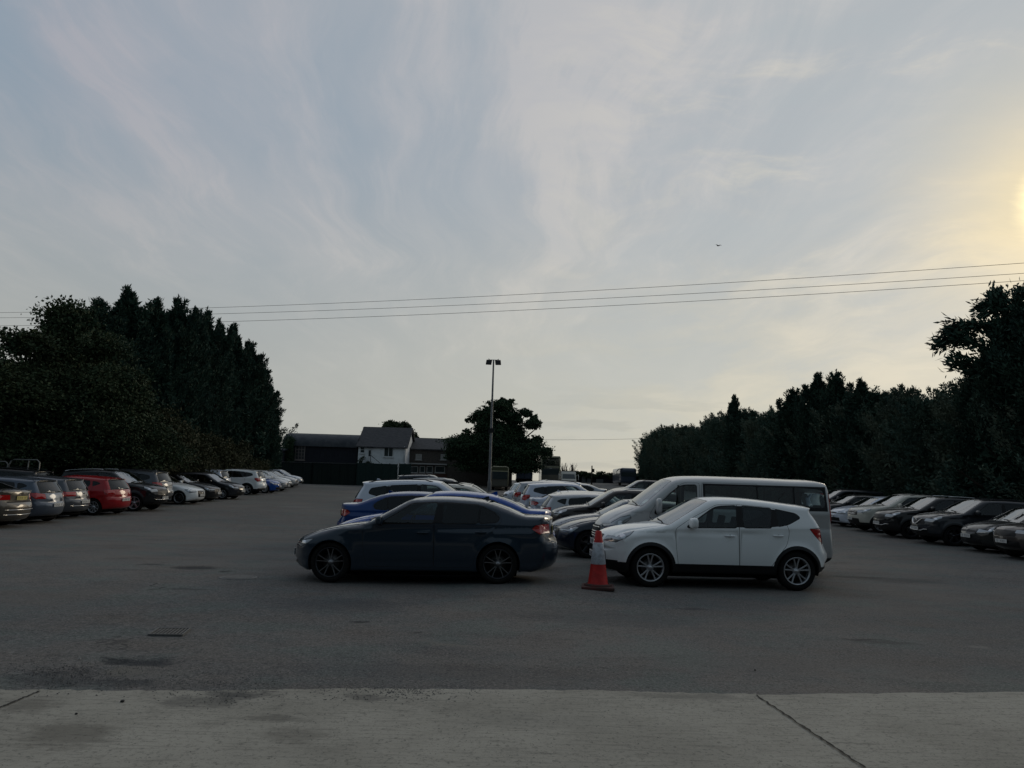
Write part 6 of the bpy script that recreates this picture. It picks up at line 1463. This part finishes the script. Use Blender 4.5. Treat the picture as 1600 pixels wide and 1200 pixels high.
# ------------------------------------------------------------ floodlight mast
Ym = 70.0; p = at_y(765, 748, Ym); g0 = gz(p.x, Ym); top = at_y(770.2, 562, Ym); t = empty('floodlight_mast', (p.x, Ym, g0)); tag(t, 'tall thin floodlight mast with two lamp heads above the parked cars', 'floodlight mast')
GALV = noisy('galvanised_steel', (.13,.135,.145), (.19,.195,.205), 4, .5, .1, metal=.5); Hm = top.z-g0
m = MB(); m.lathe([(.17, -.1), (.17, .9), (.13, 1.0), (.075, Hm-.2), (.07, Hm)], 14); m.box(-.24, .24, -.24, .24, -.05, .03); m.build('pole', [GALV], t)
m = MB(); m.box(-.30, .30, -.03, .03, Hm-.045, Hm+.0); m.build('crossbar', [BLACK], t)
for sx in (-1, 1):
    Mx = Matrix.Translation((sx*.42, -.14, Hm-.28)) @ Matrix.Rotation(sx*R(13), 4, 'Y') @ Matrix.Rotation(R(62), 4, 'X') @ Matrix.Rotation(sx*R(18), 4, 'Z'); m = MB()
    m.box(-.27, .27, -.27, .27, -.05, .07, M=Mx, bev=.06); lh = m.build('lamp_head', [BLACK], t); m = MB(); m.box(-.19, .19, -.20, .20, -.06, -.0505, M=Mx); m.build('lens', [LENS], lh)
    m = MB(); m.tube([(sx*.34, 0, Hm), (sx*.46, -.05, Hm+.07), (sx*.42, -.1, Hm-.08)], .025, 5); m.build('bracket', [BLACK], t)
m = MB(); m.box(-.26, .26, -.22, -.16, Hm*.44, Hm*.44+.42); m.box(-.3, -.2, -.15, .0, Hm*.44+.1, Hm*.44+.2); m.build('control_box', [BLACK], t)
# ------------------------------------------------------------ overhead wires
def wire(p0, pm, p1, Y0, Y1, r_, label, name='power_line', sag=0):
    a = at_y(*p0, Y0); b = at_y(*p1, Y1); d = b-a; A = a-d*.35; B = b+d*.35; pts = []
    # the middle point fixes the sag
    um = .5; tgt = None
    for k in range(81): 
        u = -.35+1.7*k/80; pts.append(a+d*u)
    # find where the chord passes below pm and lower the line to it
    best = None
    for u in np.linspace(0, 1, 400):
        q = a+d*u; v = CR.to_3x3().transposed() @ (q-Vector((0, 0, EYE))); sx_ = 800+F*v.x/-v.z
        if best is None or abs(sx_-pm[0]) < best[0]: best = (abs(sx_-pm[0]), u, q)
    um = best[1]; dzz = at_y(pm[0], pm[1], best[2].y).z-best[2].z; kk = dzz/(um*(1-um))
    pts = [a+d*u+Vector((0, 0, kk*u*(1-u))) for u in np.linspace(-.35, 1.35, 80)]
    m = MB(); m.tube(pts, r_, 5); o = m.build(name, [BLACK], fix=False); tag(o, label, 'overhead wire', 'overhead wires across the yard'); return o
wire((0, 488.5), (800, 461), (1600, 411), 66, 42, .014, 'topmost of the three long overhead wires')
wire((0, 496.5), (800, 473), (1600, 427), 66, 42, .014, 'middle one of the three long overhead wires')
wire((0, 509), (800, 485.5), (1600, 438.5), 65, 41, .014, 'lowest of the three long overhead wires')
o = wire((840, 687), (920, 687), (1000, 685.5), 118, 112, .018, 'single thin far wire between the spreading tree and the hedge')
# ------------------------------------------------------------ metal frames behind the left row
STEEL = pbr('tube_steel', (.20,.20,.19), .4, .6)
def frame(px0, px1, py, Y, mids, label, slat=False):
    x0, x1 = X(px0, Y, 740), X(px1, Y, 740); g0 = gz(x0, Y); z = Z((px0+px1)/2, py, Y)-g0; t = empty('metal_frame', ((x0+x1)/2, Y, g0)); tag(t, label, 'metal frame', 'tubular metal frames behind the left row'); hx = (x1-x0)/2
    m = MB(); m.tube([(-hx-.06, 0, 0), (-hx-.02, 0, z-.25), (-hx+.06, 0, z-.06), (-hx+.2, 0, z), (hx-.1, 0, z), (hx, 0, z-.1), (hx, 0, 0)], .028, 6); m.build('hoop', [STEEL], t)
    for u in mids: m = MB(); m.tube([(-hx+2*hx*u-.06, 0, 0), (-hx+2*hx*u+.02, 0, z)], .022, 6); m.build('upright', [STEEL], t)
    m = MB(); m.tube([(-hx, 0, z*.45), (hx, 0, z*.45)], .02, 6); m.build('rail', [STEEL], t)
    if slat: m = MB(); m.box(hx-.28, hx-.06, -.03, -.01, z-.42, z-.33); m.build('plate', [PLW], t)
frame(13, 60, 718, 31.5, (.62,), 'wider tubular metal frame behind the blue-grey hatchback'); frame(-32, 10.5, 720.5, 31.5, (), 'tubular metal frame with small white plate cut by the left edge', True)
# ------------------------------------------------------------ a bird
p = at_y(1122, 384, 90); m = MB()
m.tube([(-.24, 0, -.02), (-.1, 0, 0), (.08, 0, .02), (.2, 0, .02)], [.015, .07, .06, .02], 8)
for sg in (-1, 1): m.add([(-.06, sg*.04, .03), (.1, sg*.04, .03), (.12, sg*.34, .16), (.02, sg*.56, .06), (-.08, sg*.3, .13), (-.06, sg*.04, .015), (.1, sg*.04, .015), (.12, sg*.34, .15), (.02, sg*.56, .055), (-.08, sg*.3, .12)], [(0,1,2,4), (4,2,3), (5,6,7,9), (9,7,8), (0,4,9,5), (1,2,7,6)])
o = m.build('bird', [BLACK], loc=p); o.rotation_euler = (R(20), 0, R(30)); tag(o, 'small dark bird flying high in the sky', 'bird')

# ------------------------------------------------------------ unseen tree belt added behind the viewer to darken car flanks and reflections
bl = [(random.uniform(-1, 1)+k*5.2-75, -22+random.uniform(-3, 3), random.uniform(3, 6), 4.2, 3.2, random.uniform(4.5, 6.5)) for k in range(30)]
o = link('unseen_tree_belt', blob_mesh(bl, 5, .9, 51, .5, name='leaves'), CYP); tag(o, kind='stuff')
